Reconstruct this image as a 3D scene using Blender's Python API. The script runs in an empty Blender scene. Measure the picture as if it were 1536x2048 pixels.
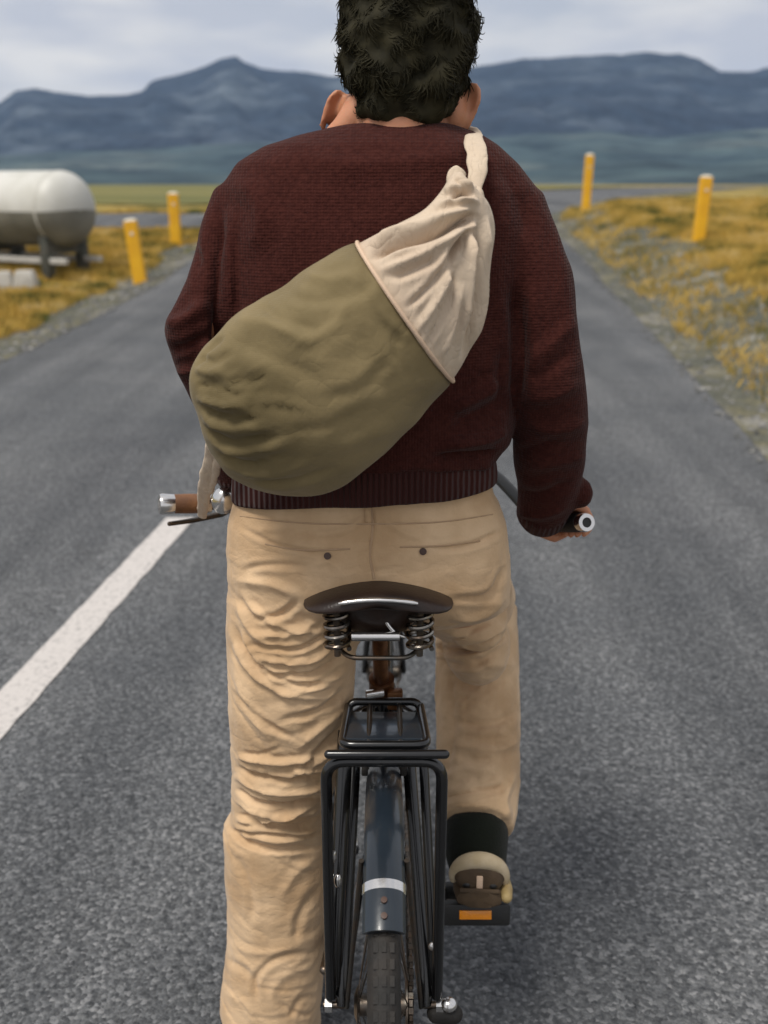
import bpy, bmesh, math, random
import numpy as np
from mathutils import Vector, Matrix, noise as mnoise

random.seed(7); RNG = np.random.default_rng(7)
SC = bpy.context.scene
COL = SC.collection
R = math.radians

# ------------------------------------------------------------------ camera
H = 1.52; PITCH = R(18.3); F = 1980.0; CX, CY = 768.0, 1024.0
cam_d = bpy.data.cameras.new('camera'); cam = bpy.data.objects.new('camera', cam_d); COL.objects.link(cam)
cam.location = (0, 0, H); cam.rotation_euler = (math.pi/2 - PITCH, 0, 0)
cam_d.sensor_fit = 'VERTICAL'; cam_d.sensor_height = 24.0; cam_d.lens = F/2048*24.0
cam_d.clip_start = 0.05; cam_d.clip_end = 30000
cam_d.dof.use_dof = True; cam_d.dof.focus_distance = 1.42; cam_d.dof.aperture_fstop = 2.4
SC.camera = cam

# ------------------------------------------------------------------ world, sun, exposure
SUN_EL, SUN_AZ = R(60), R(-38)      # from the left, a little behind the camera's shoulder line
W = bpy.data.worlds.new('World'); SC.world = W; W.use_nodes = True
nt = W.node_tree; N = nt.nodes; L = nt.links
for n in list(N): N.remove(n)
wo = N.new('ShaderNodeOutputWorld'); bg = N.new('ShaderNodeBackground'); bg.inputs[1].default_value = 0.070
sky = N.new('ShaderNodeTexSky'); sky.sky_type = 'NISHITA'; sky.sun_disc = False
sky.sun_elevation = SUN_EL; sky.sun_rotation = SUN_AZ; sky.air_density = 1.0; sky.dust_density = 2.0
tc = N.new('ShaderNodeTexCoord'); mp = N.new('ShaderNodeMapping'); mp.inputs['Scale'].default_value = (2.4, 2.4, 9.0)
mp.inputs['Location'].default_value = (0.35, 0.2, 0.55)
nz = N.new('ShaderNodeTexNoise'); nz.inputs['Scale'].default_value = 1.3; nz.inputs['Detail'].default_value = 5; nz.inputs['Roughness'].default_value = 0.5
rp = N.new('ShaderNodeValToRGB'); rp.color_ramp.elements[0].position = 0.36; rp.color_ramp.elements[0].color = (.82,.82,.82,1)
rp.color_ramp.elements[1].position = 0.60; rp.color_ramp.elements[1].color = (1,1,1,1)
nz2 = N.new('ShaderNodeTexNoise'); nz2.inputs['Scale'].default_value = 2.1; nz2.inputs['Detail'].default_value = 4
cl = N.new('ShaderNodeValToRGB'); cl.color_ramp.elements[0].position = .38; cl.color_ramp.elements[0].color = (6.4,6.65,7.4,1)
cl.color_ramp.elements[1].position = .62; cl.color_ramp.elements[1].color = (9.3,9.1,8.9,1)
mx = N.new('ShaderNodeMix'); mx.data_type = 'RGBA'
L.new(tc.outputs['Generated'], mp.inputs[0]); L.new(mp.outputs[0], nz.inputs[0]); L.new(nz.outputs[0], rp.inputs[0])
L.new(mp.outputs[0], nz2.inputs[0]); L.new(nz2.outputs[0], cl.inputs[0])
L.new(rp.outputs[0], mx.inputs[0]); L.new(sky.outputs[0], mx.inputs[6]); L.new(cl.outputs[0], mx.inputs[7])
L.new(mx.outputs[2], bg.inputs[0]); L.new(bg.outputs[0], wo.inputs[0])

sd = bpy.data.lights.new('sun', 'SUN'); sd.energy = 2.45; sd.angle = R(20); sd.color = (1, .955, .88)
sun = bpy.data.objects.new('sun', sd); COL.objects.link(sun)
sv = Vector((math.sin(SUN_AZ)*math.cos(SUN_EL), -0.9*math.cos(SUN_AZ)*math.cos(SUN_EL), math.sin(SUN_EL)))
sun.rotation_euler = sv.to_track_quat('Z', 'Y').to_euler(); sun.location = (-5, -5, 12)
sky.sun_rotation = math.atan2(sv.x, sv.y)
VS = SC.view_settings
SC.display_settings.display_device = 'sRGB'
VS.view_transform = 'Standard'; VS.look = 'None'; VS.gamma = 1; VS.exposure = 0.38; VS.use_curve_mapping = False

# ------------------------------------------------------------------ helpers: picture to place
cp, sp_ = math.cos(PITCH), math.sin(PITCH)
def P(px, py, Y):
    u = (px-CX)/F; v = (CY-py)/F
    d = Vector((u, cp + v*sp_, -sp_ + v*cp)); t = Y/d.y
    return Vector((0, 0, H)) + d*t
def depth(p): return p.y*cp + (H-p.z)*sp_
def proj(co):
    """numpy Nx3 -> Nx2 picture pixels"""
    x, y, z = co[:,0], co[:,1], co[:,2]-H
    d = y*cp - z*sp_; up = y*sp_ + z*cp
    return np.stack([CX + F*x/d, CY - F*up/d], 1)
def S(px, p): return px*depth(p)/F      # length of px pixels at point p

# ------------------------------------------------------------------ helpers: objects
def tag(o, label=None, cat=None, group=None, kind=None):
    if label: o['label'] = label
    if cat: o['category'] = cat
    if group: o['group'] = group
    if kind: o['kind'] = kind
    return o
def empty(name, loc=(0,0,0), rz=0):
    o = bpy.data.objects.new(name, None); o.empty_display_size = .1; COL.objects.link(o); o.location = loc; o.rotation_euler = (0,0,rz); return o
def link(name, me, mat=None, parent=None, smooth=True):
    o = bpy.data.objects.new(name, me); COL.objects.link(o)
    if mat and not me.materials: me.materials.append(mat)
    if smooth: me.shade_smooth()
    if parent: 
        o.parent = parent
        o.matrix_parent_inverse = world_of(parent).inverted()
    return o
def world_of(o):
    m = Matrix.LocRotScale(o.location, o.rotation_euler, o.scale)
    if o.parent: m = world_of(o.parent) @ o.matrix_parent_inverse @ m
    return m

class MB:
    """collects verts and faces"""
    def __init__(s): s.v = []; s.f = []
    def add(s, vs, fs):
        b = len(s.v); s.v += [tuple(v) for v in vs]; s.f += [tuple(i+b for i in f) for f in fs]; return s
    def loft(s, rings, cap=True, closed=True):
        n = len(rings[0]); vs = [p for r in rings for p in r]; fs = []
        m = n if closed else n-1
        for i in range(len(rings)-1):
            for j in range(m):
                k = (j+1) % n
                fs.append((i*n+j, i*n+k, (i+1)*n+k, (i+1)*n+j))
        if cap and closed:
            c0 = len(vs); vs.append(sum((Vector(p) for p in rings[0]), Vector())/n)
            c1 = len(vs); vs.append(sum((Vector(p) for p in rings[-1]), Vector())/n)
            q = (len(rings)-1)*n
            for j in range(n):
                k = (j+1) % n
                fs.append((c0, k, j)); fs.append((c1, q+j, q+k))
        return s.add(vs, fs)
    def tube(s, pts, rad, n=12, cap=True, round_=False, flat=1.0, up=None):
        pts = [Vector(p) for p in pts]
        if not hasattr(rad, '__len__'): rad = [rad]*len(pts)
        rad = list(rad)
        if round_:
            d0 = (pts[0]-pts[1]).normalized(); d1 = (pts[-1]-pts[-2]).normalized(); r0, r1 = rad[0], rad[-1]
            a = [pts[0]+d0*r0*math.sin(t) for t in (1.5, 1.15, .75, .38)]; ra = [r0*math.cos(t) for t in (1.5,1.15,.75,.38)]
            b = [pts[-1]+d1*r1*math.sin(t) for t in (.38,.75,1.15,1.5)]; rb = [r1*math.cos(t) for t in (.38,.75,1.15,1.5)]
            pts = a+pts+b; rad = ra+rad+rb
        rings = []; prev = None
        for i, p in enumerate(pts):
            t = (pts[min(i+1, len(pts)-1)] - pts[max(i-1, 0)])
            t.normalize()
            if prev is None:
                ref = Vector(up) if up is not None else (Vector((0,0,1)) if abs(t.z) < .9 else Vector((0,1,0)))
                a = (ref - t*ref.dot(t)).normalized()
            else:
                a = prev - t*prev.dot(t)
                a = a.normalized() if a.length > 1e-6 else prev
            prev = a; b = t.cross(a)
            rings.append([p + (a*math.cos(q)*flat + b*math.sin(q))*rad[i] for q in [2*math.pi*j/n for j in range(n)]])
        return s.loft(rings, cap)
    def box(s, c, sx, sy, sz, rot=None):
        m = rot or Matrix.Identity(3); c = Vector(c)
        vs = [c + m @ Vector((x*sx/2, y*sy/2, z*sz/2)) for x in (-1,1) for y in (-1,1) for z in (-1,1)]
        return s.add(vs, [(0,1,3,2),(4,6,7,5),(0,4,5,1),(2,3,7,6),(0,2,6,4),(1,5,7,3)])
    def disc(s, c, axis, r, h, n=20, bev=.15):
        c = Vector(c); a = Vector(axis).normalized()
        return s.tube([c-a*h/2, c-a*h/2*.98, c+a*h/2*.98, c+a*h/2], [r*(1-bev), r, r, r*(1-bev)], n)
    def ellipsoid(s, c, rx, ry, rz, n=16, m=10, rot=None):
        c = Vector(c); q = rot or Matrix.Identity(3); rings = []
        for i in range(m+1):
            t = math.pi*(i+.02)/(m+.04); 
            rings.append([c + q @ Vector((rx*math.sin(t)*math.cos(2*math.pi*j/n), ry*math.sin(t)*math.sin(2*math.pi*j/n), -rz*math.cos(t))) for j in range(n)])
        return s.loft(rings)
    def mesh(s, name):
        me = bpy.data.meshes.new(name); me.from_pydata(s.v, [], s.f); me.validate()
        bm = bmesh.new(); bm.from_mesh(me); bmesh.ops.recalc_face_normals(bm, faces=bm.faces); bm.to_mesh(me); bm.free()
        return me
    def build(s, name, mat, parent=None, smooth=True, bevel=0, sharp=40):
        me = s.mesh(name)
        if bevel: me = baked(me, lambda o: bev(o, bevel))
        o = link(name, me, mat, parent, False)
        if smooth:
            me.shade_smooth(); me.set_sharp_from_angle(angle=R(sharp))
        return o
def bev(o, w):
    m = o.modifiers.new('b', 'BEVEL'); m.width = w; m.segments = 2; m.limit_method = 'ANGLE'
def baked(me, fn):
    o = bpy.data.objects.new('tmp', me); COL.objects.link(o); fn(o)
    dg = bpy.context.evaluated_depsgraph_get(); r = bpy.data.meshes.new_from_object(o.evaluated_get(dg))
    bpy.data.objects.remove(o); return r
def remesh(me, voxel, it=6, fac=.5):
    def fn(o):
        m = o.modifiers.new('r', 'REMESH'); m.mode = 'VOXEL'; m.voxel_size = voxel
        if it: m = o.modifiers.new('s', 'SMOOTH'); m.factor = fac; m.iterations = it
    return baked(me, fn)
def subdiv(me, lv):
    def fn(o): m = o.modifiers.new('s', 'SUBSURF'); m.levels = lv; m.render_levels = lv
    return baked(me, fn)
def get_co(me):
    a = np.empty(len(me.vertices)*3); me.vertices.foreach_get('co', a); return a.reshape(-1,3)
def get_no(me):
    a = np.empty(len(me.vertices)*3); me.vertices.foreach_get('normal', a); return a.reshape(-1,3)
def set_co(me, co): me.vertices.foreach_set('co', co.ravel()); me.update()
def catmull(pts, k=8):
    pts = [np.array(p, float) for p in pts]; out = []
    q = [2*pts[0]-pts[1]] + pts + [2*pts[-1]-pts[-2]]
    for i in range(1, len(q)-2):
        for t in np.linspace(0, 1, k, endpoint=False):
            a, b, c, d = q[i-1], q[i], q[i+1], q[i+2]
            out.append(.5*((2*b)+(-a+c)*t+(2*a-5*b+4*c-d)*t*t+(-a+3*b-3*c+d)*t**3))
    out.append(pts[-1]); return out
def sculpt(me, strokes, front=True, ylim=None):
    """folds sculpted in the cloth: strokes = (points in picture pixels, half width px, height m)"""
    co = get_co(me); no = get_no(me); uv = proj(co)
    view = co - np.array([0,0,H]); view /= np.linalg.norm(view, axis=1)[:,None]
    facing = np.clip(-(no*view).sum(1)*2.2, 0, 1) if front else np.ones(len(co))
    if ylim: facing = facing*((co[:,1] > ylim[0]) & (co[:,1] < ylim[1]))
    disp = np.zeros(len(co))
    for pts, w, amp in strokes:
        c = np.array(catmull(pts, 6)) if len(pts) > 2 else np.array(pts, float)
        lo, hi = c.min(0)-3*w, c.max(0)+3*w
        m = (uv[:,0]>lo[0])&(uv[:,0]<hi[0])&(uv[:,1]>lo[1])&(uv[:,1]<hi[1])
        idx = np.nonzero(m)[0]
        if not len(idx): continue
        q = uv[idx]; best = np.full(len(idx), 1e9); tt = np.zeros(len(idx)); n = len(c)-1; sg = np.zeros(len(idx))
        for i in range(n):
            a, b = c[i], c[i+1]; ab = b-a; t = np.clip(((q-a)@ab)/max(ab@ab,1e-9), 0, 1)
            d = q-(a+t[:,None]*ab); dd = np.hypot(d[:,0], d[:,1]); u = dd < best
            best[u] = dd[u]; tt[u] = (i+t[u])/n
        prof = np.exp(-(best/w)**1.5) - .3*np.exp(-((best-2.1*w)/w)**2)
        endf = np.clip(np.minimum(tt, 1-tt)*5, 0.0, 1)
        disp[idx] += amp*prof*endf
    co = co + no*(disp*facing)[:,None]
    set_co(me, co)
def noise_disp(me, scale, amp, seed=0, mask=None, ridged=False, stretch=(1,1,1)):
    co = get_co(me); no = get_no(me); out = np.zeros(len(co)); st = stretch
    for i, p in enumerate(co):
        v = mnoise.noise(Vector((p[0]*scale*st[0]+seed, p[1]*scale*st[1]+seed*2, p[2]*scale*st[2])))
        out[i] = (1-abs(v)*3) if ridged else v
    if mask is not None: out *= mask(co)
    set_co(me, co + no*(out*amp)[:,None])

# ------------------------------------------------------------------ materials
def material(name, base, rough=.8, metallic=0, var=None, scale=30, bump=0, bscale=200, spec=.5, coat=0, sheen=0, detail=4, sss=0, stretch=None, var_pos=(.35,.65), bdist=.002):
    m = bpy.data.materials.new(name); m.use_nodes = True; nt = m.node_tree; n = nt.nodes; l = nt.links
    b = n['Principled BSDF']; b.inputs['Base Color'].default_value = (*base, 1); b.inputs['Roughness'].default_value = rough
    b.inputs['Metallic'].default_value = metallic; b.inputs['Specular IOR Level'].default_value = spec
    b.inputs['Coat Weight'].default_value = coat; b.inputs['Coat Roughness'].default_value = .08
    if sheen: b.inputs['Sheen Weight'].default_value = sheen; b.inputs['Sheen Roughness'].default_value = .5
    if sss: b.inputs['Subsurface Weight'].default_value = sss; b.inputs['Subsurface Scale'].default_value = .01
    tcn = n.new('ShaderNodeTexCoord'); src = tcn.outputs['Object']
    if stretch:
        mp = n.new('ShaderNodeMapping'); mp.inputs['Scale'].default_value = stretch; l.new(src, mp.inputs[0]); src = mp.outputs[0]
    if var:
        t = n.new('ShaderNodeTexNoise'); t.inputs['Scale'].default_value = scale; t.inputs['Detail'].default_value = detail; l.new(src, t.inputs[0])
        r = n.new('ShaderNodeValToRGB'); r.color_ramp.elements[0].position = var_pos[0]; r.color_ramp.elements[1].position = var_pos[1]
        r.color_ramp.elements[0].color = (*base,1); r.color_ramp.elements[1].color = (*var,1)
        l.new(t.outputs[0], r.inputs[0]); l.new(r.outputs[0], b.inputs['Base Color'])
    if bump:
        t = n.new('ShaderNodeTexNoise'); t.inputs['Scale'].default_value = bscale; t.inputs['Detail'].default_value = 3; l.new(src, t.inputs[0])
        bn = n.new('ShaderNodeBump'); bn.inputs['Strength'].default_value = bump; bn.inputs['Distance'].default_value = bdist
        l.new(t.outputs[0], bn.inputs['Height']); l.new(bn.outputs[0], b.inputs['Normal'])
    return m
def weave(m, scale, strength, ribs=False, dist=.0015):
    """woven or knitted relief added to a cloth material"""
    nt = m.node_tree; n = nt.nodes; l = nt.links; b = n['Principled BSDF']; tcn = n.new('ShaderNodeTexCoord')
    w = n.new('ShaderNodeTexWave'); w.wave_type = 'BANDS'; w.bands_direction = 'X'; w.inputs['Scale'].default_value = scale; w.inputs['Distortion'].default_value = .6; w.inputs['Detail'].default_value = 1; w.inputs['Detail Scale'].default_value = 2
    w2 = n.new('ShaderNodeTexWave'); w2.wave_type = 'BANDS'; w2.bands_direction = 'Z'; w2.inputs['Scale'].default_value = scale*1.0; w2.inputs['Distortion'].default_value = .6
    l.new(tcn.outputs['Object'], w.inputs[0]); l.new(tcn.outputs['Object'], w2.inputs[0])
    a = n.new('ShaderNodeMath'); a.operation = 'ADD'; l.new(w.outputs['Fac'], a.inputs[0])
    if not ribs: l.new(w2.outputs['Fac'], a.inputs[1])
    else: a.inputs[1].default_value = 0
    bn = n.new('ShaderNodeBump'); bn.inputs['Strength'].default_value = strength; bn.inputs['Distance'].default_value = dist
    l.new(a.outputs[0], bn.inputs['Height'])
    if b.inputs['Normal'].links: l.new(b.inputs['Normal'].links[0].from_socket, bn.inputs['Normal'])
    l.new(bn.outputs[0], b.inputs['Normal']); return m

def crinkle(m, scale, dist, strength=1.0, stretch=(1,1,1)):
    """sharp little creases of handled cloth, as relief"""
    nt = m.node_tree; n = nt.nodes; l = nt.links; b = n['Principled BSDF']; tcn = n.new('ShaderNodeTexCoord')
    mp = n.new('ShaderNodeMapping'); mp.inputs['Scale'].default_value = stretch; l.new(tcn.outputs['Object'], mp.inputs[0]); last = None
    for k, (sc, am) in enumerate(((scale, 1.0), (scale*2.3, .5))):
        t = n.new('ShaderNodeTexNoise'); t.inputs['Scale'].default_value = sc; t.inputs['Detail'].default_value = 2; t.inputs['Distortion'].default_value = .6; l.new(mp.outputs[0], t.inputs[0])
        a = n.new('ShaderNodeMath'); a.operation = 'SUBTRACT'; a.inputs[1].default_value = .5; l.new(t.outputs[0], a.inputs[0])
        c = n.new('ShaderNodeMath'); c.operation = 'ABSOLUTE'; l.new(a.outputs[0], c.inputs[0])
        p = n.new('ShaderNodeMath'); p.operation = 'POWER'; p.inputs[1].default_value = .6; l.new(c.outputs[0], p.inputs[0])
        q = n.new('ShaderNodeMath'); q.operation = 'MULTIPLY_ADD'; q.inputs[1].default_value = am; l.new(p.outputs[0], q.inputs[0])
        if last: l.new(last, q.inputs[2])
        else: q.inputs[2].default_value = 0
        last = q.outputs[0]
    bn = n.new('ShaderNodeBump'); bn.inputs['Strength'].default_value = strength; bn.inputs['Distance'].default_value = dist; l.new(last, bn.inputs['Height'])
    if b.inputs['Normal'].links: l.new(b.inputs['Normal'].links[0].from_socket, bn.inputs['Normal'])
    l.new(bn.outputs[0], b.inputs['Normal']); return m
M = {}
M['sweater'] = weave(material('maroon_knit', (.036,.0095,.0075), .95, var=(.052,.0145,.011), scale=140, sheen=.05, bump=1.0, bscale=160, spec=.08), 76, .26, dist=.002)
M['rib'] = weave(material('maroon_rib', (.034,.009,.0075), .95, var=(.046,.013,.010), scale=14, sheen=.08, spec=.15), 38, 1.0, ribs=True, dist=.004)
M['trouser'] = weave(material('khaki_twill', (.46,.30,.165), .85, var=(.64,.45,.275), scale=11, sheen=.15, bump=.35, bscale=260, spec=.2), 260, .15)
M['trouser_seam'] = material('khaki_seam', (.42,.28,.165), .85, bump=.6, bscale=600)
M['skin'] = material('skin', (.44,.185,.095), .55, var=(.55,.25,.14), scale=18, sss=.15, bump=.2, bscale=300)
M['hair'] = material('dark_curly_hair', (.013,.0115,.0055), .75, var=(.030,.026,.013), scale=45, spec=.14)
M['olive'] = weave(material('olive_canvas', (.115,.086,.036), .8, var=(.27,.205,.10), scale=4, sheen=.1, bump=.35, bscale=90, spec=.3, detail=9), 150, .12)
M['cream'] = weave(material('cream_canvas', (.50,.39,.29), .85, var=(.60,.49,.37), scale=8, sheen=.1, bump=.3, bscale=160, spec=.25), 150, .12)
M['cream_edge'] = material('cream_cord', (.62,.45,.32), .8, bump=.5, bscale=500)
M['black_paint'] = material('black_enamel', (.004,.004,.0045), .25, spec=.5, coat=.35, bump=.05, bscale=60)
M['blue_black'] = material('blue_black_enamel', (.018,.024,.034), .18, spec=.6, coat=1.0, var=(.028,.035,.046), scale=6, bump=.04, bscale=30)
M['slate'] = material('slate_enamel', (.009,.014,.021), .28, spec=.4, coat=.35, var=(.016,.023,.031), scale=9, bump=.15, bscale=60)
M['chrome'] = material('chrome', (.72,.70,.68), .22, 1, bump=.1, bscale=80)
M['chrome_dark'] = material('tarnished_chrome', (.30,.28,.25), .25, 1, var=(.12,.09,.07), scale=60, bump=.2, bscale=200)
M['steel'] = material('dull_steel', (.12,.115,.105), .38, 1, var=(.16,.12,.09), scale=50, bump=.2, bscale=200)
M['brown_steel'] = material('mottled_brown_steel', (.10,.04,.018), .4, .7, var=(.22,.10,.04), scale=40, bump=.3, bscale=200)  # steel varied between two browns
M['leather'] = material('dark_brown_leather', (.014,.008,.006), .36, var=(.024,.013,.009), scale=25, bump=.25, bscale=300, coat=.04, spec=.35)
M['brown_grip'] = material('brown_leather_grip', (.20,.085,.03), .55, var=(.12,.05,.02), scale=30, bump=.4, bscale=250)
M['rubber'] = material('black_rubber', (.008,.007,.006), .75, var=(.018,.014,.011), scale=30, bump=.4, bscale=300)
M['dark_plastic'] = material('black_plastic', (.012,.012,.012), .45, bump=.2, bscale=200)
M['reflector'] = material('orange_reflector', (.85,.28,.01), .25, coat=.6, bump=.5, bscale=350)
M['sock'] = material('charcoal_sock', (.008,.010,.007), .95, sheen=.1, spec=.1, bump=.6, bscale=300)
M['shoe_cream'] = material('cream_suede', (.50,.41,.28), .8, var=(.42,.33,.2), scale=30, bump=.3, bscale=250)
M['shoe_brown'] = material('brown_suede', (.05,.03,.014), .75, var=(.08,.05,.025), scale=30, bump=.3, bscale=250)
M['sole'] = material('worn_gum_sole', (.42,.31,.13), .6, var=(.30,.21,.09), scale=30, bump=.3, bscale=200)
M['button'] = material('dark_button', (.05,.02,.01), .4)
crinkle(M['trouser'], 9, .005, .45, (1,1,1.7)); crinkle(M['olive'], 9, .005, .5); crinkle(M['cream'], 13, .006, .8, (1.6,1,.8))
M['post_yellow'] = material('yellow_post_plastic', (.80,.43,.012), .5, var=(.72,.36,.01), scale=4, bump=.1, bscale=30)
M['post_white'] = material('white_reflector_plastic', (.68,.62,.50), .45, bump=.2, bscale=60)
M['tank'] = material('off_white_tank_paint', (.58,.57,.53), .5, var=(.47,.46,.41), scale=1.6, bump=.15, bscale=12)
M['tank_grey'] = material('grey_brown_tank_lower', (.20,.19,.155), .65, var=(.13,.125,.10), scale=2, bump=.2, bscale=15)
M['tank_dark'] = material('weathered_dark_steel', (.05,.055,.045), .7, var=(.09,.08,.06), scale=5, bump=.3, bscale=40)
M['concrete'] = material('pale_concrete', (.48,.46,.42), .9, var=(.38,.36,.32), scale=6, bump=.4, bscale=40)
M['paint'] = material('road_line_paint', (.52,.485,.46), .8, var=(.20,.19,.185), scale=55, bump=.7, bscale=110, detail=12, var_pos=(.50,.85), bdist=.004)

def asphalt():
    m = bpy.data.materials.new('asphalt'); m.use_nodes = True; nt = m.node_tree; n = nt.nodes; l = nt.links; b = n['Principled BSDF']
    b.inputs['Roughness'].default_value = .78; b.inputs['Specular IOR Level'].default_value = .35
    g = n.new('ShaderNodeNewGeometry')
    def nz(sc, det, rgh=.6):
        t = n.new('ShaderNodeTexNoise'); t.inputs['Scale'].default_value = sc; t.inputs['Detail'].default_value = det; t.inputs['Roughness'].default_value = rgh; l.new(g.outputs['Position'], t.inputs[0]); return t.outputs[0]
    def ramp(src, stops):
        r = n.new('ShaderNodeValToRGB'); cr = r.color_ramp
        cr.elements[0].position, cr.elements[0].color = stops[0][0], (*stops[0][1],1)
        cr.elements[1].position, cr.elements[1].color = stops[-1][0], (*stops[-1][1],1)
        for p, c in stops[1:-1]: e = cr.elements.new(p); e.color = (*c,1)
        l.new(src, r.inputs[0]); return r.outputs[0]
    v = n.new('ShaderNodeTexVoronoi'); v.inputs['Scale'].default_value = 115; l.new(g.outputs['Position'], v.inputs[0])
    sep = n.new('ShaderNodeSeparateColor'); l.new(v.outputs['Color'], sep.inputs[0])
    stone = ramp(sep.outputs[0], [(0,(.019,.021,.024)),(.45,(.062,.065,.070)),(.8,(.135,.139,.147)),(1,(.28,.28,.29))])
    bl = ramp(nz(60, 4, .7), [(.32,(.022,.024,.028)),(.5,(.088,.091,.097)),(.68,(.235,.237,.243))])
    mx = n.new('ShaderNodeMix'); mx.data_type = 'RGBA'; mx.inputs[0].default_value = .5; l.new(stone, mx.inputs[6]); l.new(bl, mx.inputs[7])
    big = ramp(nz(.7, 5), [(.3,(.72,.74,.76)),(.7,(1.2,1.19,1.16))])
    m2 = n.new('ShaderNodeMix'); m2.data_type = 'RGBA'; m2.blend_type = 'MULTIPLY'; m2.inputs[0].default_value = 1; l.new(mx.outputs[2], m2.inputs[6]); l.new(big, m2.inputs[7])
    mpt = n.new('ShaderNodeMapping'); mpt.inputs['Scale'].default_value = (1.5, .06, 1); l.new(g.outputs['Position'], mpt.inputs[0])
    tt = n.new('ShaderNodeTexNoise'); tt.inputs['Scale'].default_value = 1.4; tt.inputs['Detail'].default_value = 4; l.new(mpt.outputs[0], tt.inputs[0])
    trk = ramp(tt.outputs[0], [(.35,(.66,.67,.68)),(.65,(1.2,1.19,1.17))])
    vc = n.new('ShaderNodeTexVoronoi'); vc.feature = 'DISTANCE_TO_EDGE'; vc.inputs['Scale'].default_value = .42
    nw = n.new('ShaderNodeTexNoise'); nw.inputs['Scale'].default_value = 2.2; nw.inputs['Detail'].default_value = 6; l.new(g.outputs['Position'], nw.inputs[0])
    wv = n.new('ShaderNodeMix'); wv.data_type = 'RGBA'; wv.blend_type = 'LINEAR_LIGHT'; wv.inputs[0].default_value = .55; l.new(g.outputs['Position'], wv.inputs[6]); l.new(nw.outputs['Color'], wv.inputs[7]); l.new(wv.outputs[2], vc.inputs[0])
    crk = ramp(vc.outputs['Distance'], [(0,(.45,.45,.45)),(.0035,(1,1,1))])
    m3 = n.new('ShaderNodeMix'); m3.data_type = 'RGBA'; m3.blend_type = 'MULTIPLY'; m3.inputs[0].default_value = 1; l.new(m2.outputs[2], m3.inputs[6]); l.new(trk, m3.inputs[7])
    m4 = n.new('ShaderNodeMix'); m4.data_type = 'RGBA'; m4.blend_type = 'MULTIPLY'; m4.inputs[0].default_value = .6; l.new(m3.outputs[2], m4.inputs[6]); l.new(crk, m4.inputs[7])
    l.new(m4.outputs[2], b.inputs['Base Color'])
    bn = n.new('ShaderNodeBump'); bn.inputs['Strength'].default_value = .9; bn.inputs['Distance'].default_value = .004
    a = n.new('ShaderNodeMath'); a.operation = 'SUBTRACT'; l.new(nz(60, 4, .7), a.inputs[0]); l.new(v.outputs['Distance'], a.inputs[1])
    l.new(a.outputs[0], bn.inputs['Height']); l.new(bn.outputs[0], b.inputs['Normal'])
    return m
M['asphalt'] = asphalt()

def ramp_mat(name, layers, rough=.95, bump=.5, bscale=4, bdist=.05, spec=.2):
    """layers: list of (scale, stretch, stops); first is colour, the others multiply"""
    m = bpy.data.materials.new(name); m.use_nodes = True; nt = m.node_tree; n = nt.nodes; l = nt.links; b = n['Principled BSDF']
    b.inputs['Roughness'].default_value = rough; b.inputs['Specular IOR Level'].default_value = spec
    g = n.new('ShaderNodeNewGeometry'); cur = None
    for sc, st, stops in layers:
        mp = n.new('ShaderNodeMapping'); mp.inputs['Scale'].default_value = st; l.new(g.outputs['Position'], mp.inputs[0])
        t = n.new('ShaderNodeTexNoise'); t.inputs['Scale'].default_value = sc; t.inputs['Detail'].default_value = 7; t.inputs['Roughness'].default_value = .6; l.new(mp.outputs[0], t.inputs[0])
        r = n.new('ShaderNodeValToRGB'); cr = r.color_ramp
        cr.elements[0].position, cr.elements[0].color = stops[0][0], (*stops[0][1],1)
        cr.elements[1].position, cr.elements[1].color = stops[-1][0], (*stops[-1][1],1)
        for p, c in stops[1:-1]: e = cr.elements.new(p); e.color = (*c,1)
        l.new(t.outputs[0], r.inputs[0])
        if cur is None: cur = r.outputs[0]
        else:
            x = n.new('ShaderNodeMix'); x.data_type = 'RGBA'; x.blend_type = 'MULTIPLY'; x.inputs[0].default_value = 1
            l.new(cur, x.inputs[6]); l.new(r.outputs[0], x.inputs[7]); cur = x.outputs[2]
    l.new(cur, b.inputs['Base Color'])
    t = n.new('ShaderNodeTexNoise'); t.inputs['Scale'].default_value = bscale; t.inputs['Detail'].default_value = 6; l.new(g.outputs['Position'], t.inputs[0])
    bn = n.new('ShaderNodeBump'); bn.inputs['Strength'].default_value = bump; bn.inputs['Distance'].default_value = bdist
    l.new(t.outputs[0], bn.inputs['Height']); l.new(bn.outputs[0], b.inputs['Normal'])
    return m
M['meadow'] = ramp_mat('dry_meadow', [(.55,(1,1,1),[(.36,(.06,.075,.022)),(.46,(.22,.17,.04)),(.56,(.36,.26,.08)),(.66,(.32,.27,.14))]), (6,(1,1,1),[(.3,(.55,.6,.6)),(.7,(1.25,1.2,1.1))])], bscale=8)
M['gravel'] = ramp_mat('gravel_shoulder', [(1.1,(1,1,1),[(.3,(.055,.06,.04)),(.45,(.10,.10,.08)),(.55,(.13,.12,.075)),(.7,(.27,.26,.24))]), (26,(1,1,1),[(.3,(.45,.45,.45)),(.7,(1.5,1.5,1.5))])], bscale=30, bdist=.02, bump=.9)
M['stone'] = ramp_mat('roadside_stones', [(9,(1,1,1),[(.35,(.06,.06,.058)),(.5,(.14,.14,.135)),(.72,(.36,.35,.33))])], bscale=60, bdist=.003)
M['blade'] = ramp_mat('dry_grass_blades', [(1.2,(1,1,.3),[(.37,(.08,.095,.025)),(.45,(.33,.235,.055)),(.55,(.55,.365,.085)),(.66,(.56,.43,.19))])], bump=0)
M['far_field'] = ramp_mat('far_field', [(.03,(1,2.5,1),[(.3,(.07,.085,.03)),(.5,(.15,.14,.045)),(.7,(.22,.19,.08))])], bscale=.5)
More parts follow.
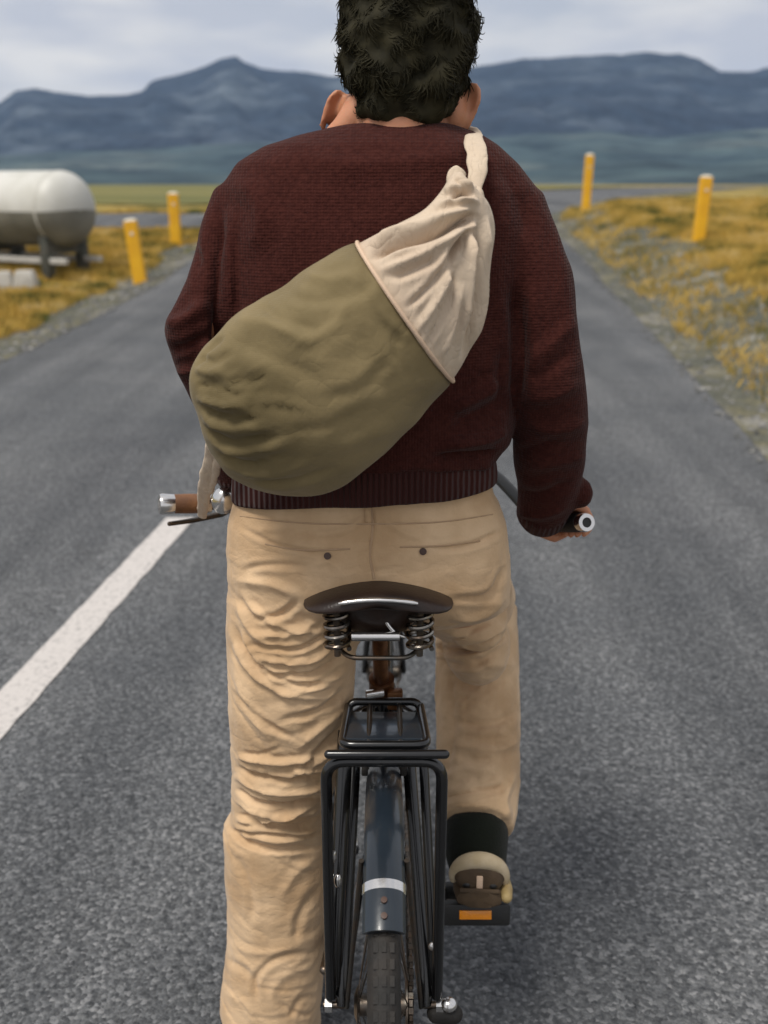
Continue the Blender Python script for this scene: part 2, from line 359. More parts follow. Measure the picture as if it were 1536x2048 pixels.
def mountain_mat(name, c0, c1, c2):
    return ramp_mat(name, [(.0016,(1,1,5),[(.3,c0),(.5,c1),(.72,c2)]), (.012,(1,1,2.5),[(.35,(.5,.56,.62)),(.65,(1.9,1.75,1.6))])], bscale=.01, bdist=20, bump=.8)
M['mountain'] = mountain_mat('air_blue_mountain_rock', (.004,.010,.021), (.015,.025,.042), (.07,.09,.11))  # blue tint of the distant air mixed into the rock colours
M['foothill'] = mountain_mat('foothill_moor', (.014,.030,.042), (.032,.054,.062), (.10,.12,.11))

# ------------------------------------------------------------------ ground, road, shoulders
def interp(tab, y): return float(np.interp(y, [t[0] for t in tab], [t[1] for t in tab]))
XL = [(-8,-3.7),(9,-3.5),(15,-3.5),(18,-3.45),(24,-2.7),(30,-1.4),(40,2.2),(60,11),(90,27)]
XR = [(-8,1.9),(3,1.9),(6.4,2.4),(10,2.85),(13,3.2),(17,3.55),(21,3.7),(24,3.85),(28,4.6),(33,6.2),(40,9.4),(60,19),(90,36)]
def sm(a, b, t): t = max(0, min(1, (t-a)/(b-a))); return t*t*(3-2*t)
def rise(y): return interp([(-10,0),(11,0),(13,.03),(15.5,.08),(20,.42),(26,.7),(35,.98),(50,1.22),(75,1.36),(200,1.38),(5000,1.40)], y)
def hgt(x, y):
    z = rise(y); xl, xr = interp(XL, y), interp(XR, y)
    if x > xr: z += .34*sm(xr+.2, xr+1.9, x)*(1-sm(24, 45, y))*sm(-6, 6, y)
    if x < xl: z += -.10*sm(xl-.1, xl-.7, x) + .16*sm(xl-1.0, xl-3.5, x)*(1-sm(20,30,y)) if False else -.06*min(1, (xl-x)/.5)
    if (x > xr+.3 or x < xl-.4) and y < 400:
        z += .035*mnoise.noise(Vector((x*1.3, y*1.3, 0))) + .05*mnoise.noise(Vector((x*.35, y*.35, 4)))*(1 if y < 60 else .6)
    return z
def sheet(name, ys, xfun, mat, dz, kind='structure', hf=None):
    mb = MB(); rows = []
    for y in ys: rows.append([(x, y, (hf or hgt)(x, y)+dz) for x in xfun(y)])
    n = len(rows[0]); fs = [(i*n+j, i*n+j+1, (i+1)*n+j+1, (i+1)*n+j) for i in range(len(rows)-1) for j in range(n-1)]
    mb.add([p for r in rows for p in r], fs); o = mb.build(name, mat, sharp=180); 
    if kind: o['kind'] = kind
    return o
ysN = list(np.arange(-6, 30, .3)) + list(np.geomspace(30, 9000, 70))
def gx(y):
    xl, xr = interp(XL, y), interp(XR, y)
    far = max(45, y*1.3)
    l = [xl-.02-(far)*(t**3) - 8*t for t in np.linspace(1, 0, 60)]
    r = [xr+.02+(far)*(t**3) + 8*t for t in np.linspace(0, 1, 60)]
    return l + [xl+.3, (xl+xr)/2, xr-.3] + r
def ground_h(x, y):
    xl, xr = interp(XL, y), interp(XR, y)
    return hgt(x, y) - (.03 if xl-.01 < x < xr+.01 else 0)
ground = sheet('ground', ysN, gx, M['meadow'], -.012, hf=ground_h)
ysR = [y for y in ysN if y < 95]
road = sheet('road', ysR, lambda y: [interp(XL,y)+(interp(XR,y)-interp(XL,y))*t + (.06*mnoise.noise(Vector((y*1.7,t*9,1))) if t in (0,1) else 0) for t in np.linspace(0,1,9)], M['asphalt'], 0)
def wob(y, s): return .22*mnoise.noise(Vector((y*.55, s, 0))) + .1*mnoise.noise(Vector((y*2.3, s, 3)))
sheet('gravel_shoulder', [y for y in ysR if y<70], lambda y: [interp(XR,y)-.05+t*(1.65+wob(y,5)*1.5) for t in np.linspace(0,1,10)], M['gravel'], .004)
sheet('gravel_shoulder', [y for y in ysR if y<70], lambda y: [interp(XL,y)+.05-t*(.85+wob(y,9)*1.6) for t in np.linspace(0,1,6)], M['gravel'], .004)
# side road joining from the left, 26 m ahead
sheet('side_road', list(np.linspace(23.8, 28.5, 8)), lambda y: [-70+t*(interp(XL,y)+.4+70) for t in np.linspace(0,1,80)], M['asphalt'], .05)
sheet('far_field', list(np.geomspace(34, 2500, 40)), lambda y: [interp(XL,y)-3-max(60,y*1.2)*(t**1.5) for t in np.linspace(1,0,30)], M['far_field'], .03)
# centre line dash, a little worn
def dash(y0, y1, xa, xb, w, label):
    w *= 1.18; mb = MB(); n = 60; a = []; b = []
    for i in range(n+1):
        t = i/n; y = y0+(y1-y0)*t; x = xa+(xb-xa)*t
        e = .006*mnoise.noise(Vector((y*9, 0, 0)))
        a.append((x-w/2+e, y, rise(y)+.004)); b.append((x+w/2+e*1.3, y, rise(y)+.004))
    mb.add(a+b, [(i, i+n+1, i+n+2, i+1) for i in range(n)])
    return tag(mb.build('road_line', M['paint'], sharp=180), kind='structure')
dash(.6, 4.5, -1.36, -.975, .115, '')
dash(9.0, 12.5, -.55, -.2, .115, '')
dash(17.5, 21, .3, .8, .115, '')

# verge grass blades (uncountable) and stones
def grass(name, n, region, hmin, hmax, wd, mat, label):
    v = []; f = []; k = 0
    while k < n:
        x, y = region()
        if x is None: continue
        g = mnoise.noise(Vector((x*1.1, y*1.1, 7)))
        if g < -.25 and random.random() < .7: continue
        z = hgt(x, y)-.03
        cl = random.randint(3, 6)
        for _ in range(cl):
            a = random.uniform(0, 6.283); h = random.uniform(hmin, hmax)*(1+.6*g); lean = random.uniform(.1,.7)*h; w = wd*random.uniform(.6,1.3)
            bx, by = x+random.gauss(0,.03), y+random.gauss(0,.03)
            c, s = math.cos(a), math.sin(a); b = len(v)
            v += [(bx-s*w, by+c*w, z), (bx+s*w, by-c*w, z), (bx+c*lean*.4, by+s*lean*.4, z+h*.65), (bx+c*lean, by+s*lean, z+h)]
            f += [(b, b+1, b+2), (b+2, b+1, b+3)] if False else [(b, b+1, b+2, )]; f += [(b+1, b+3, b+2)]
        k += 1
    me = bpy.data.meshes.new(name); me.from_pydata(v, [], f); o = link(name, me, mat, None, False)
    return tag(o, label, 'grass', kind='stuff')
def reg_left():
    y = random.uniform(6, 30)**1; x = interp(XL,y)-.62-wob(y,9)*1.5-abs(random.gauss(0,1))*3.2
    if 23.3 < y < 29: return None, None
    return x, y
def reg_right():
    y = 5+abs(random.uniform(0,1))**.8*24; x = interp(XR,y)+1.35+wob(y,5)*1.5+abs(random.gauss(0,1))*2.5
    if random.random() < .08: x = interp(XR,y)+random.uniform(.25,1.5)
    return x, y
grass('verge_grass', 26000, reg_left, .05, .17, .006, M['blade'], 'golden dry grass on the left verge beside the tank')
grass('verge_grass', 22000, reg_right, .05, .17, .006, M['blade'], 'golden dry grass on the raised right bank behind the gravel')
def stones(n, region, s0, s1, label):
    v = []; f = []
    base = [(1,0,0),(-1,0,0),(0,1,0),(0,-1,0),(0,0,1),(0,0,-1)]; bf = [(0,2,4),(2,1,4),(1,3,4),(3,0,4),(2,0,5),(1,2,5),(3,1,5),(0,3,5)]
    for _ in range(n):
        x, y = region(); s = s0+(s1-s0)*random.random()**4; z = hgt(x,y)+s*.25; b = len(v); q = random.uniform(0,6.28); c, d = math.cos(q), math.sin(q)
        for p in base:
            r = s*random.uniform(.6,1.25); px_, py_ = p[0]*r*1.2, p[1]*r
            v.append((x+c*px_-d*py_, y+d*px_+c*py_, z+p[2]*r*.65))
        f += [tuple(i+b for i in t) for t in bf]
    me = bpy.data.meshes.new('loose_stones'); me.from_pydata(v, [], f); return tag(link('loose_stones', me, M['stone'], None, False), label, 'stones', kind='stuff')
stones(6000, lambda: (lambda y: (interp(XR,y)-.15+abs(random.gauss(0,.75)), y))(random.uniform(3.5,26)),   .006, .036, 'grey loose stones strewn down the gravel bank right of the asphalt')
stones(3500, lambda: (lambda y: (interp(XL,y)+.1-abs(random.gauss(0,.5)), y))(random.uniform(5,24)), .008, .045, 'grey loose stones along the left edge of the asphalt')

# ------------------------------------------------------------------ mountains (far terrain with real relief)
def ridge(name, pts, D, depth_, mat, rough, seed, base_z=-5, nrow=46, ncol=260):
    """ridge line seen at pixel pts; the slope runs down towards the viewer over depth_ metres"""
    xs = [p[0] for p in pts]; ys = [p[1] for p in pts]; rows = []
    pxs = np.linspace(xs[0], xs[-1], ncol)
    for i in range(nrow+8):
        t = i/nrow; row = []
        for k, px in enumerate(pxs):
            yy = np.interp(px, xs, ys); top = P(px, yy, D); hh = top.z - base_z
            if t <= 1:
                Y = D - depth_*t; fall = (1-t)**1.25
            else:
                Y = D + depth_*(t-1)*1.5; fall = max(0, 1-(t-1)*3)
            x = top.x*(Y/D if t <= 1 else 1)
            w = math.sin(math.pi*min(t,1))
            nn = (mnoise.fractal(Vector((x/520+seed, Y/520, seed)), 1.0, 2.0, 6))*rough*w*hh*.5 + abs(mnoise.noise(Vector((x/260, Y/900, seed))))*rough*w*hh*.5
            e = mnoise.fractal(Vector((x/90, seed, 0)), 1., 2., 4)*.012*hh if t <= 1 else 0
            row.append((x, Y, base_z + hh*fall + nn + e*(1-min(t,1))))
        rows.append((t, row))
    rows = [r for t, r in sorted(rows[nrow+1:], key=lambda q: -q[0])] + [r for t, r in rows[:nrow+1]]
    n = ncol; mb = MB()
    mb.add([p for r in rows for p in r], [(i*n+j, i*n+j+1, (i+1)*n+j+1, (i+1)*n+j) for i in range(len(rows)-1) for j in range(n-1)])
    return tag(mb.build(name, mat, sharp=180), kind='structure')
ridge('mountain', [(-900,300),(-500,240),(-250,232),(-80,235),(0,205),(30,180),(70,177),(110,184),(180,193),(250,189),(286,182),(300,164),(355,150),(400,136),(440,119),(472,113),(490,126),(520,137),(600,144),(665,152),(760,160),(860,175),(960,200),(1100,240),(1300,300)], 4200, 1900, M['mountain'], .42, 3.3)
ridge('mountain', [(560,300),(700,220),(800,165),(900,138),(965,130),(1050,119),(1150,113),(1270,106),(1360,107),(1400,118),(1440,143),(1500,146),(1536,134),(1600,120),(1750,140),(2000,210),(2400,300)], 3900, 1700, M['mountain'], .36, 9.1)
ridge('foothill', [(-1100,345),(-400,325),(0,312),(120,302),(260,300),(400,290),(520,285),(700,290),(900,285),(1050,268),(1200,262),(1330,275),(1450,262),(1536,256),(1800,270),(2500,340)], 2300, 900, M['foothill'], .5, 5.7, ncol=220)
ridge('foothill', [(-1200,362),(-300,352),(0,345),(200,338),(420,345),(700,350),(1000,345),(1150,330),(1300,318),(1420,330),(1536,320),(1900,330),(2600,360)], 1300, 500, M['foothill'], .5, 12.2, ncol=220)

# ------------------------------------------------------------------ roadside posts
def hit(px, py):
    Y = 3.0
    while Y < 300:
        p = P(px, py, Y)
        if p.z <= hgt(p.x, p.y): return p
        Y += .05
    return P(px, py, 50)
def post(pxb, pyb, pyt, lean, label, Yfix):
    p = P(pxb, pyb, Yfix); p.z = hgt(p.x, p.y)-.02
    t = P(pxb, pyt, Yfix); h = t.z-p.z
    o = empty('road_post', p, 0.12); o.rotation_euler = (0, lean, .1)
    w, d = .105, .07
    def sect(z, s=1): return [Vector((x*w*s, y*d*s, z)) for x, y in [(-1,-.55),(-.75,-1),(.75,-1),(1,-.55),(1,.55),(.75,1),(-.75,1),(-1,.55)]]
    a = MB(); a.loft([sect(-.1), sect(h*.965)]); b = MB()
    def raw(mb, name, mt):
        me = mb.mesh(name); ob = bpy.data.objects.new(name, me); COL.objects.link(ob); me.materials.append(mt); ob.parent = o; return ob
    raw(a, 'shaft', M['post_yellow'])
    b.loft([sect(h*.965+.001, .97), sect(h*.975, .97), sect(h*.985, .8), sect(h, .5)]); raw(b, 'cap', M['post_white'])
    c = MB(); c.box((0, -d-.004, h*.78), .05, .008, .05); raw(c, 'reflector', M['post_white'])
    return tag(o, label, 'road post', 'yellow posts along the road edges')
post(281, 563, 437, -.09, 'leaning yellow post with white cap beside the gas tank', 15.8)
post(352, 482, 384, 0.0, 'upright yellow post left of road between tank and cyclist', 20.0)
post(1396, 486, 350, .035, 'nearer yellow post on the right bank in golden grass', 17.8)
post(1172, 402, 307, .02, 'farther yellow post on the right at the road bend', 26.5)

# ------------------------------------------------------------------ storage tank
def tank():
    c0 = P(128, 418, 16.6); rad = S(73, c0)
    g = hgt(c0.x, c0.y); o = empty('storage_tank', (c0.x, c0.y, g))
    ax = Vector((-.86, .51, 0)).normalized()
    pts = []; rr = []
    for t in np.linspace(-1, 0, 9)[:-1]:
        pts.append(c0 - ax*rad*.62*math.sin(-t*math.pi/2)); rr.append(max(.02, rad*math.cos(-t*math.pi/2)))
    Lb = 3.6
    for t in np.linspace(0, 1, 6): pts.append(c0+ax*Lb*t); rr.append(rad)
    for t in np.linspace(0, 1, 9)[1:]:
        pts.append(c0+ax*(Lb+rad*.62*math.sin(t*math.pi/2))); rr.append(max(.02, rad*math.cos(t*math.pi/2)))
    m = MB(); m.tube(pts, rr, 40); m.build('shell', M['tank'], o)
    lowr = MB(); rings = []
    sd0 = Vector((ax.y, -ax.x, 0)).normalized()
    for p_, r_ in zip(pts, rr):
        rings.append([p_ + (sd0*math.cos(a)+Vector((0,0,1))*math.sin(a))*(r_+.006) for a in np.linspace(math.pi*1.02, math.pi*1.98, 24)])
    lowr.loft(rings, cap=False, closed=False); lowr.build('lower_shell', M['tank_grey'], o)  # lower half of the tank coloured a darker grey-brown
    for k in (0.02, 1.8, 3.58):
        w = MB(); q = c0+ax*k; w.tube([q-ax*.02, q-ax*.018, q+ax*.018, q+ax*.02], [rad, rad+.008, rad+.008, rad], 40); w.build('weld_band', M['tank'], o)
    side = Vector((ax.y, -ax.x, 0))
    rot = Matrix((ax, side, (0,0,1))).transposed()
    zb = c0.z-rad
    for k in (.08, 1.6, 3.1):
        q = c0+ax*k; m = MB()
        m.box((q.x, q.y, zb-.06+.13), .14, rad*1.25, .34, rot)
        m.build('saddle', M['tank_dark'], o, bevel=.01)
        for s in (-1, 1):
            e = q+side*s*rad*.62; m = MB(); m.box((e.x, e.y, (zb+.30+g)/2), .17, .15, zb+.30-g, rot); m.build('leg', M['tank_dark'], o, bevel=.008)
    for s in (-1, 1):
        e = c0+ax*1.7+side*s*rad*.62; m = MB(); m.box((e.x, e.y, g+.27), 4.1, .09, .09, rot); m.build('skid_beam', M['concrete'], o, bevel=.01)
    for k in (.55, 1.35, 2.6):
        q = c0+ax*k; m = MB(); m.tube([(q.x, q.y, zb+.02), (q.x, q.y, zb-.16)], .035, 12); m.disc((q.x, q.y, zb-.17), (0,0,1), .10, .05); m.build('valve', M['tank_dark'], o)
    q = c0+ax*1.9; m = MB(); m.disc((q.x, q.y, c0.z+rad+.03), (0,0,1), .2, .09, 24); m.build('hatch', M['tank'], o)
    return tag(o, 'white cylindrical tank on dark legs in the grass left of the road', 'tank')
tank()
for (px, py, sx, lab) in [(52, 566, .34, 'pale concrete block in the grass in front of the tank'), (8, 545, .26, 'pale concrete block at the left edge below the tank')]:
    q = P(px, py, 15.4); g = hgt(q.x, q.y); m = MB(); s = sx/2
    m.loft([[Vector((q.x+a*s*k, q.y+b*s*.7*k, g+z)) for a, b in ((-1,-1),(1,-1),(1,1),(-1,1))] for z, k in ((-.05,1.1),(.20,.9),(.30,.7))])
    tag(m.build('concrete_block', M['concrete'], bevel=.015), lab, 'block')

# ================================================================== BICYCLE
bike = empty('bicycle', (0, 1.63, 0)); tag(bike, 'black city bicycle with sprung saddle, rear rack and chrome trimmed mudguard under the rider', 'bicycle')
XB = 0.0
HUB = Vector((XB, 1.19, .34)); FH = Vector((XB, 2.27, .34)); BB = Vector((XB, 1.63, .285))
def bt(name, pts, r, mat, parent=bike, n=14, **k): m = MB(); m.tube(pts, r, n, **k); return m.build(name, mat, parent)
seat_top = Vector((XB-.004, 1.484, .722)); SADC = Vector((XB-.008, 1.405, .90))
head_lo = Vector((XB, 2.06, .70)); head_hi = Vector((XB, 2.015, .84))
fr = MB()
fr.tube([BB, seat_top], .0165, 16); fr.tube([BB, head_lo+Vector((0,-.01,.02))], .018, 16); fr.tube([seat_top-Vector((0,0,.05)), head_hi-Vector((0,0,.02))], .015, 16)
fr.tube([head_lo, head_hi], .021, 16)
fr.disc(BB, (1,0,0), .024, .075); 
frame = fr.build('frame', M['black_paint'], bike)
for s in (-1, 1):
    bt('seat_stay', [seat_top+Vector((s*.020,-.012,-.03)), seat_top+Vector((s*.045,-.07,-.10)), HUB+Vector((s*.062,.02,.05)), HUB+Vector((s*.064,0,0))], [.011,.011,.0105,.009], M['black_paint'])
    bt('chain_stay', [BB+Vector((s*.03,-.02,0)), BB+Vector((s*.05,-.15,.01)), HUB+Vector((s*.064,0,0))], [.011,.011,.008], M['black_paint'])
def wheel(c, name_rot=0, turn=0):
    w = empty('wheel', c); w.parent = bike; w.matrix_parent_inverse = world_of(bike).inverted()
    q = Matrix.Rotation(turn, 3, 'Z')
    def ringmesh(sect, n=96):   # sect: (x, radial)
        rings = []
        for i in range(n):
            a = 2*math.pi*i/n
            rings.append([c + q @ Vector((x, math.cos(a)*r, math.sin(a)*r)) for x, r in sect])
        rings.append(rings[0]); m = MB(); m.loft(rings, cap=False); return m
    Rt = .318; tr = .021
    ringmesh([(tr*math.cos(t), Rt+tr*math.sin(t)) for t in np.linspace(0, 2*math.pi, 16, endpoint=False)]).build('tyre', M['rubber'], w)
    # tread blocks as raised ribs
    t = MB()
    for i in range(110):
        a = 2*math.pi*i/110
        for x in (-.010, 0, .010):
            pp = c + q @ Vector((x, math.cos(a)*(Rt+.0205-abs(x)*.25), math.sin(a)*(Rt+.0205-abs(x)*.25)))
            rot = q @ Matrix.Rotation(a, 3, 'X'); t.box(pp, .006, .004, .012, rot)
    tr_ = t.build('tread', M['rubber'], w, smooth=False); tr_['kind'] = 'stuff'
    ringmesh([(.013,.300),(.013,.288),(.006,.281),(-.006,.281),(-.013,.288),(-.013,.300)]).build('rim', M['steel'], w)
    h = MB(); h.tube([c-q@Vector((.045,0,0)), c-q@Vector((.04,0,0)), c-q@Vector((.036,0,0)), c+q@Vector((.036,0,0)), c+q@Vector((.04,0,0)), c+q@Vector((.045,0,0))], [.014,.028,.016,.016,.028,.014], 20); h.build('hub', M['steel'], w)
    for i in range(32):
        a = 2*math.pi*i/32; s = 1 if i % 2 else -1; off = .35*(1 if (i//2) % 2 else -1)
        p0 = c + q @ Vector((s*.038, math.cos(a+off)*.026, math.sin(a+off)*.026)); p1 = c + q @ Vector((0, math.cos(a)*.284, math.sin(a)*.284))
        m = MB(); m.tube([p0, p1], .0011, 5); m.build('spoke', M['steel'], w)
    return w
wheel(HUB); wheel(FH)
# mudguards
def mudguard(c, a0, a1, name, mat, half=.027, r=.352, turn=0, n=40):
    q = Matrix.Rotation(turn, 3, 'Z')
    def shell(a0, a1, half, r, th, n):
        rings = []
        for a in np.linspace(a0, a1, n):
            sec = []
            for t in np.linspace(-1, 1, 13): sec.append((half*math.sin(t*1.25)/math.sin(1.25), r - (1-math.cos(t*1.25))*half*.85))
            for t in np.linspace(1, -1, 13): sec.append(((half-th)*math.sin(t*1.25)/math.sin(1.25), r-th-(1-math.cos(t*1.25))*half*.85))
            rings.append([c + q @ Vector((x, -math.cos(a)*rr, math.sin(a)*rr)) for x, rr in sec])
        m = MB(); m.loft(rings, cap=True); return m
    return shell(a0, a1, half, r, .0015, n).build(name, mat, bike), shell
mg, shell = mudguard(HUB, R(61), R(172), 'rear_mudguard', M['slate'])
t = shell(R(66.8), R(69.2), .0285, .3535, .004, 6).build('chrome_trim', M['chrome'], mg)
flap = shell(R(58.3), R(67), .0275, .3545, .0035, 14).build('mud_flap', M['slate'], mg)
for a in (R(61), R(64.2)):
    p = HUB+Vector((0, -math.cos(a)*.356, math.sin(a)*.356)); m = MB(); m.disc(p, Vector((0,-math.cos(a),math.sin(a))), .0042, .004, 12); m.build('rivet', M['button'], flap)
fm, _ = mudguard(FH, R(60), R(190), 'front_mudguard', M['blue_black'])
for s in (-1, 1):
    bt('mudguard_stay', [HUB+Vector((s*.056,-.005,.0)), HUB+Vector((s*.030, -math.cos(R(75))*.34, math.sin(R(75))*.34))], .0035, M['steel'])
# rear rack
zr, zf, yr, yf = .762, .725, 1.235, 1.39
w2 = .083
rack = empty('rear_rack', (XB, 1.3, .75)); rack.parent = bike; rack.matrix_parent_inverse = world_of(bike).inverted()
def arcpts(pts, r=.02, k=5):
    out = [Vector(pts[0])]
    for i in range(1, len(pts)-1):
        a, b, c = Vector(pts[i-1]), Vector(pts[i]), Vector(pts[i+1]); d0 = (a-b).normalized(); d1 = (c-b).normalized()
        for t in np.linspace(0, 1, k): out.append((b+d0*r)*(1-t)**2 + b*2*t*(1-t) + (b+d1*r)*t*t)
    out.append(Vector(pts[-1])); return out
lo = HUB + Vector((0,0,.015))
bt('rack_leg_hoop', arcpts([(lo.x-.080, lo.y, lo.z), (-w2, yr-.01, .742), (w2, yr-.01, .742), (lo.x+.080, lo.y, lo.z)], .03, 7), .0085, M['black_paint'], rack)
bt('rack_platform_hoop', arcpts([(-.056, yf, zf+.012), (-.060, yr, zr), (.062, yr, zr), (.057, yf, zf+.012)], .018, 6), .0065, M['black_paint'], rack)
bt('rack_front_bar', arcpts([(-.056, yf-.03, zf-.03), (-.056, yf, zf+.02), (.057, yf, zf+.02), (.057, yf-.03, zf-.03)], .016, 6), .0065, M['black_paint'], rack)
for x in (-.022, .024): bt('rack_rail', [(x, yf, zf+.014), (x, yr, zr)], .004, M['steel'], rack)
bt('rack_rear_bar', [(-.078, yr-.018, zr-.004), (.086, yr-.018, zr-.004)], .0065, M['black_paint'], rack, round_=True)
m = MB(); m.box((0, (yr+yf)/2, (zr+zf)/2+.004), .112, .135, .004, Matrix.Rotation(math.atan2(zf-zr, yf-yr), 3, 'X')); m.build('rack_tray', M['slate'], rack, bevel=.0015)
bt('rack_brace', [(-.05, yf, zf), (-.015, 1.478, .70)], .004, M['black_paint'], rack); bt('rack_brace', [(.05, yf, zf), (.010, 1.478, .70)], .004, M['black_paint'], rack)
# extra leg pair (slightly inside) seen left and right
for s in (-1, 1):
    bt('rack_leg', [(s*.060, yf-.02, zf-.02), (s*.070, 1.24, .50), (s*.076, HUB.y+.01, HUB.z+.03)], .0125 if s < 0 else .0075, M['black_paint'], rack)
# brake
m = MB()
for s in (-1, 1): m.tube([(0, 1.375, .715), (s*.035, 1.365, .705), (s*.048, 1.36, .675), (s*.028, 1.36, .645)], [.007,.006,.006,.005], 10, round_=True)
br = m.build('rear_brake', M['chrome'], bike)
bt('brake_cable', [(.035, 1.362, .70), (.055, 1.34, .72), (.03, 1.44, .70), (.0, 1.6, .72)], .0022, M['dark_plastic'])
for s in (-1,1):
    m = MB(); m.box((s*.03, 1.355, .652), .01, .045, .012); m.build('brake_pad', M['rubber'], bike, bevel=.002)
# seat post, clamp
bt('seat_post', [seat_top-(seat_top-BB)*.1, SADC+Vector((0,0,.0))], .0128, M['brown_steel'])
m = MB(); d = (seat_top-BB).normalized(); m.tube([seat_top-d*.022, seat_top-d*.02, seat_top+d*.018, seat_top+d*.02], [.018,.0215,.0215,.018], 18)
clampo = m.build('seat_clamp', M['brown_steel'], bike)
m = MB(); m.disc(seat_top+Vector((-.012,-.026,0)), (1,.3,0), .008, .03, 12); m.build('clamp_bolt', M['chrome'], clampo)
m = MB(); m.box(seat_top+Vector((.022,-.022,-.012)), .026, .020, .034); m.build('clamp_lug', M['brown_steel'], clampo, bevel=.004)
# saddle
def saddle():
    rows = [(1.262,.045,.968,.008),(1.266,.080,.970,.024),(1.280,.102,.972,.030),(1.31,.111,.971,.028),(1.345,.108,.968,.026),(1.38,.092,.966,.024),(1.42,.062,.966,.024),(1.46,.040,.968,.024),(1.50,.027,.970,.022),(1.53,.021,.968,.02),(1.545,.012,.962,.012)]
    rings = []
    for y, hw, z, th in rows:
        r = []
        for j in range(28):
            a = 2*math.pi*j/28; x = hw*math.cos(a); s = math.sin(a)
            droop = .024*(abs(math.cos(a))**1.8)*(hw/.108)
            zz = z - droop + (th*.35*s if s > 0 else th*.55*s) 
            r.append(Vector((XB-.008+x, y, zz)))
        rings.append(r)
    m = MB(); m.loft(rings); me = subdiv(m.mesh('saddle'), 1)
    s = link('saddle', me, M['leather'], bike)
    ub_ = MB(); ub_.loft([[Vector((XB-.008+hx*math.cos(a), 1.335+hy*math.sin(a), z)) for a in np.linspace(0, 2*math.pi, 28, endpoint=False)] for z, hx, hy in ((.955,.082,.055),(.948,.080,.052),(.930,.066,.044),(.905,.052,.034),(.898,.040,.026))])
    ub_.build('under_frame', M['leather'], s)
    # added chrome strip standing in for the leather's highlight along the rear edge
    pts = [Vector((XB-.008+.108*math.sin(a)*.52, 1.2615-.001*math.cos(a), .975-.006*math.sin(a)**2)) for a in np.linspace(-1.35, 1.35, 9)]
    m = MB(); m.tube(pts, [.002]+[.0036]*7+[.002], 10); m.build('rim_highlight', M['chrome'], s)
    for sg in (-1, 1):
        cx = XB-.008+sg*.060; pts = []
        for i in range(120):
            a = i/120*2*math.pi*4.5; rr = .0175
            pts.append((cx+rr*math.cos(a), 1.305+rr*math.sin(a), .878+.068*i/120))
        bt('coil_spring', pts, .0036, M['chrome_dark'], s, n=8)
        bt('spring_bolt', [(cx,1.305,.868),(cx,1.305,.955)], .005, M['steel'], s)
        bt('rail', [(cx,1.325,.874),(XB-.008+sg*.045,1.36,.872),(XB-.008+sg*.022,1.42,.895),(XB-.008+sg*.012,1.52,.945)], .0038, M['steel'], s)
    bt('rear_wire', arcpts([(XB-.07,1.325,.872),(XB-.05,1.305,.864),(XB+.035,1.305,.864),(XB+.055,1.325,.872)], .012), .0036, M['steel'], s)
    m = MB(); m.disc((XB-.008,1.40,.893), (1,0,0), .017, .06, 18); m.build('saddle_clamp', M['steel'], s)
    m = MB(); m.disc((XB-.012,1.292,.905), (1,0,0), .007, .070, 16); m.build('clamp_pin', M['chrome'], s)
    bt('tool_loop', arcpts([(XB-.002,1.30,.958),(XB+.002,1.296,.925),(XB+.018,1.296,.905),(XB+.03,1.30,.90)], .01), .003, M['chrome'], s)
saddle()
# crank, pedals
CA = R(4)   # crank angle: right crank points back
pr = BB + Vector((.075, -.17*math.cos(CA), .17*math.sin(CA)+.004)); pl = BB + Vector((-.075, .17*math.cos(CA), -.17*math.sin(CA)))
m = MB(); m.disc(BB+Vector((.045,0,0)), (1,0,0), .088, .004, 48); 
m.build('chainring', M['steel'], bike)
m = MB(); m.tube([BB+Vector((.062,0,0)), pr+Vector((-.004,0,0))], [.014,.010], 12, round_=True); m.build('crank_arm', M['chrome'], bike)
m = MB(); m.tube([BB+Vector((-.062,0,0)), pl+Vector((.004,0,0))], [.014,.010], 12, round_=True); m.build('crank_arm', M['chrome'], bike)
def pedal(p, s):
    e = empty('pedal', p); e.parent = bike; e.matrix_parent_inverse = world_of(bike).inverted()
    m = MB(); m.tube([p, p+Vector((s*.13,0,0))], .007, 12); m.build('spindle', M['steel'], e)
    c = p+Vector((s*.082,0,0))
    tilt = Matrix.Rotation(R(-14), 3, 'X')
    for yy in (-.036, .036):
        m = MB(); m.box(c+tilt@Vector((0,yy,0)), .126, .022, .040, tilt); pb = m.build('pedal_block', M['dark_plastic'], e, bevel=.005)
        if yy < 0:
            pass
    for xx in (-.052,.052):
        m = MB(); m.box(c+tilt@Vector((xx,0,0)), .014, .07, .022, tilt); m.build('side_plate', M['dark_plastic'], e, bevel=.003)
    for sg in (-1,1):
        m = MB(); m.box(c+tilt@Vector((0.002,sg*.0475,.002)), .056, .004, .016, tilt); m.build('reflector', M['reflector'], e, bevel=.001)
pedal(pr, 1); pedal(pl, -1)
# chain
m = MB(); loop = []
for a in np.linspace(R(-80), R(95), 30): loop.append(Vector((.045, BB.y+.09*math.cos(a), BB.z+.09*math.sin(a))))
for t in np.linspace(0,1,34)[1:-1]: loop.append(Vector((.042, BB.y-.01+(HUB.y-BB.y)*t, BB.z+.09+(HUB.z+.036-BB.z-.09)*t)))
for a in np.linspace(R(95), R(260), 12): loop.append(Vector((.040, HUB.y+.036*math.cos(a), HUB.z+.036*math.sin(a))))
for t in np.linspace(0,1,34)[1:-1]: loop.append(Vector((.042, HUB.y+(BB.y-HUB.y)*t, HUB.z-.036+(BB.z-.09-HUB.z+.036)*t)))
for i, p in enumerate(loop):
    q = loop[(i+1) % len(loop)]; d = q-p; a = math.atan2(d.z, d.y); rot = Matrix.Rotation(a, 3, 'X')
    m.box((p+q)/2, .007 if i%2 else .0045, d.length*.92, .008, rot)
ch = m.build('chain', M['steel'], bike, smooth=False); ch['kind'] = 'stuff'
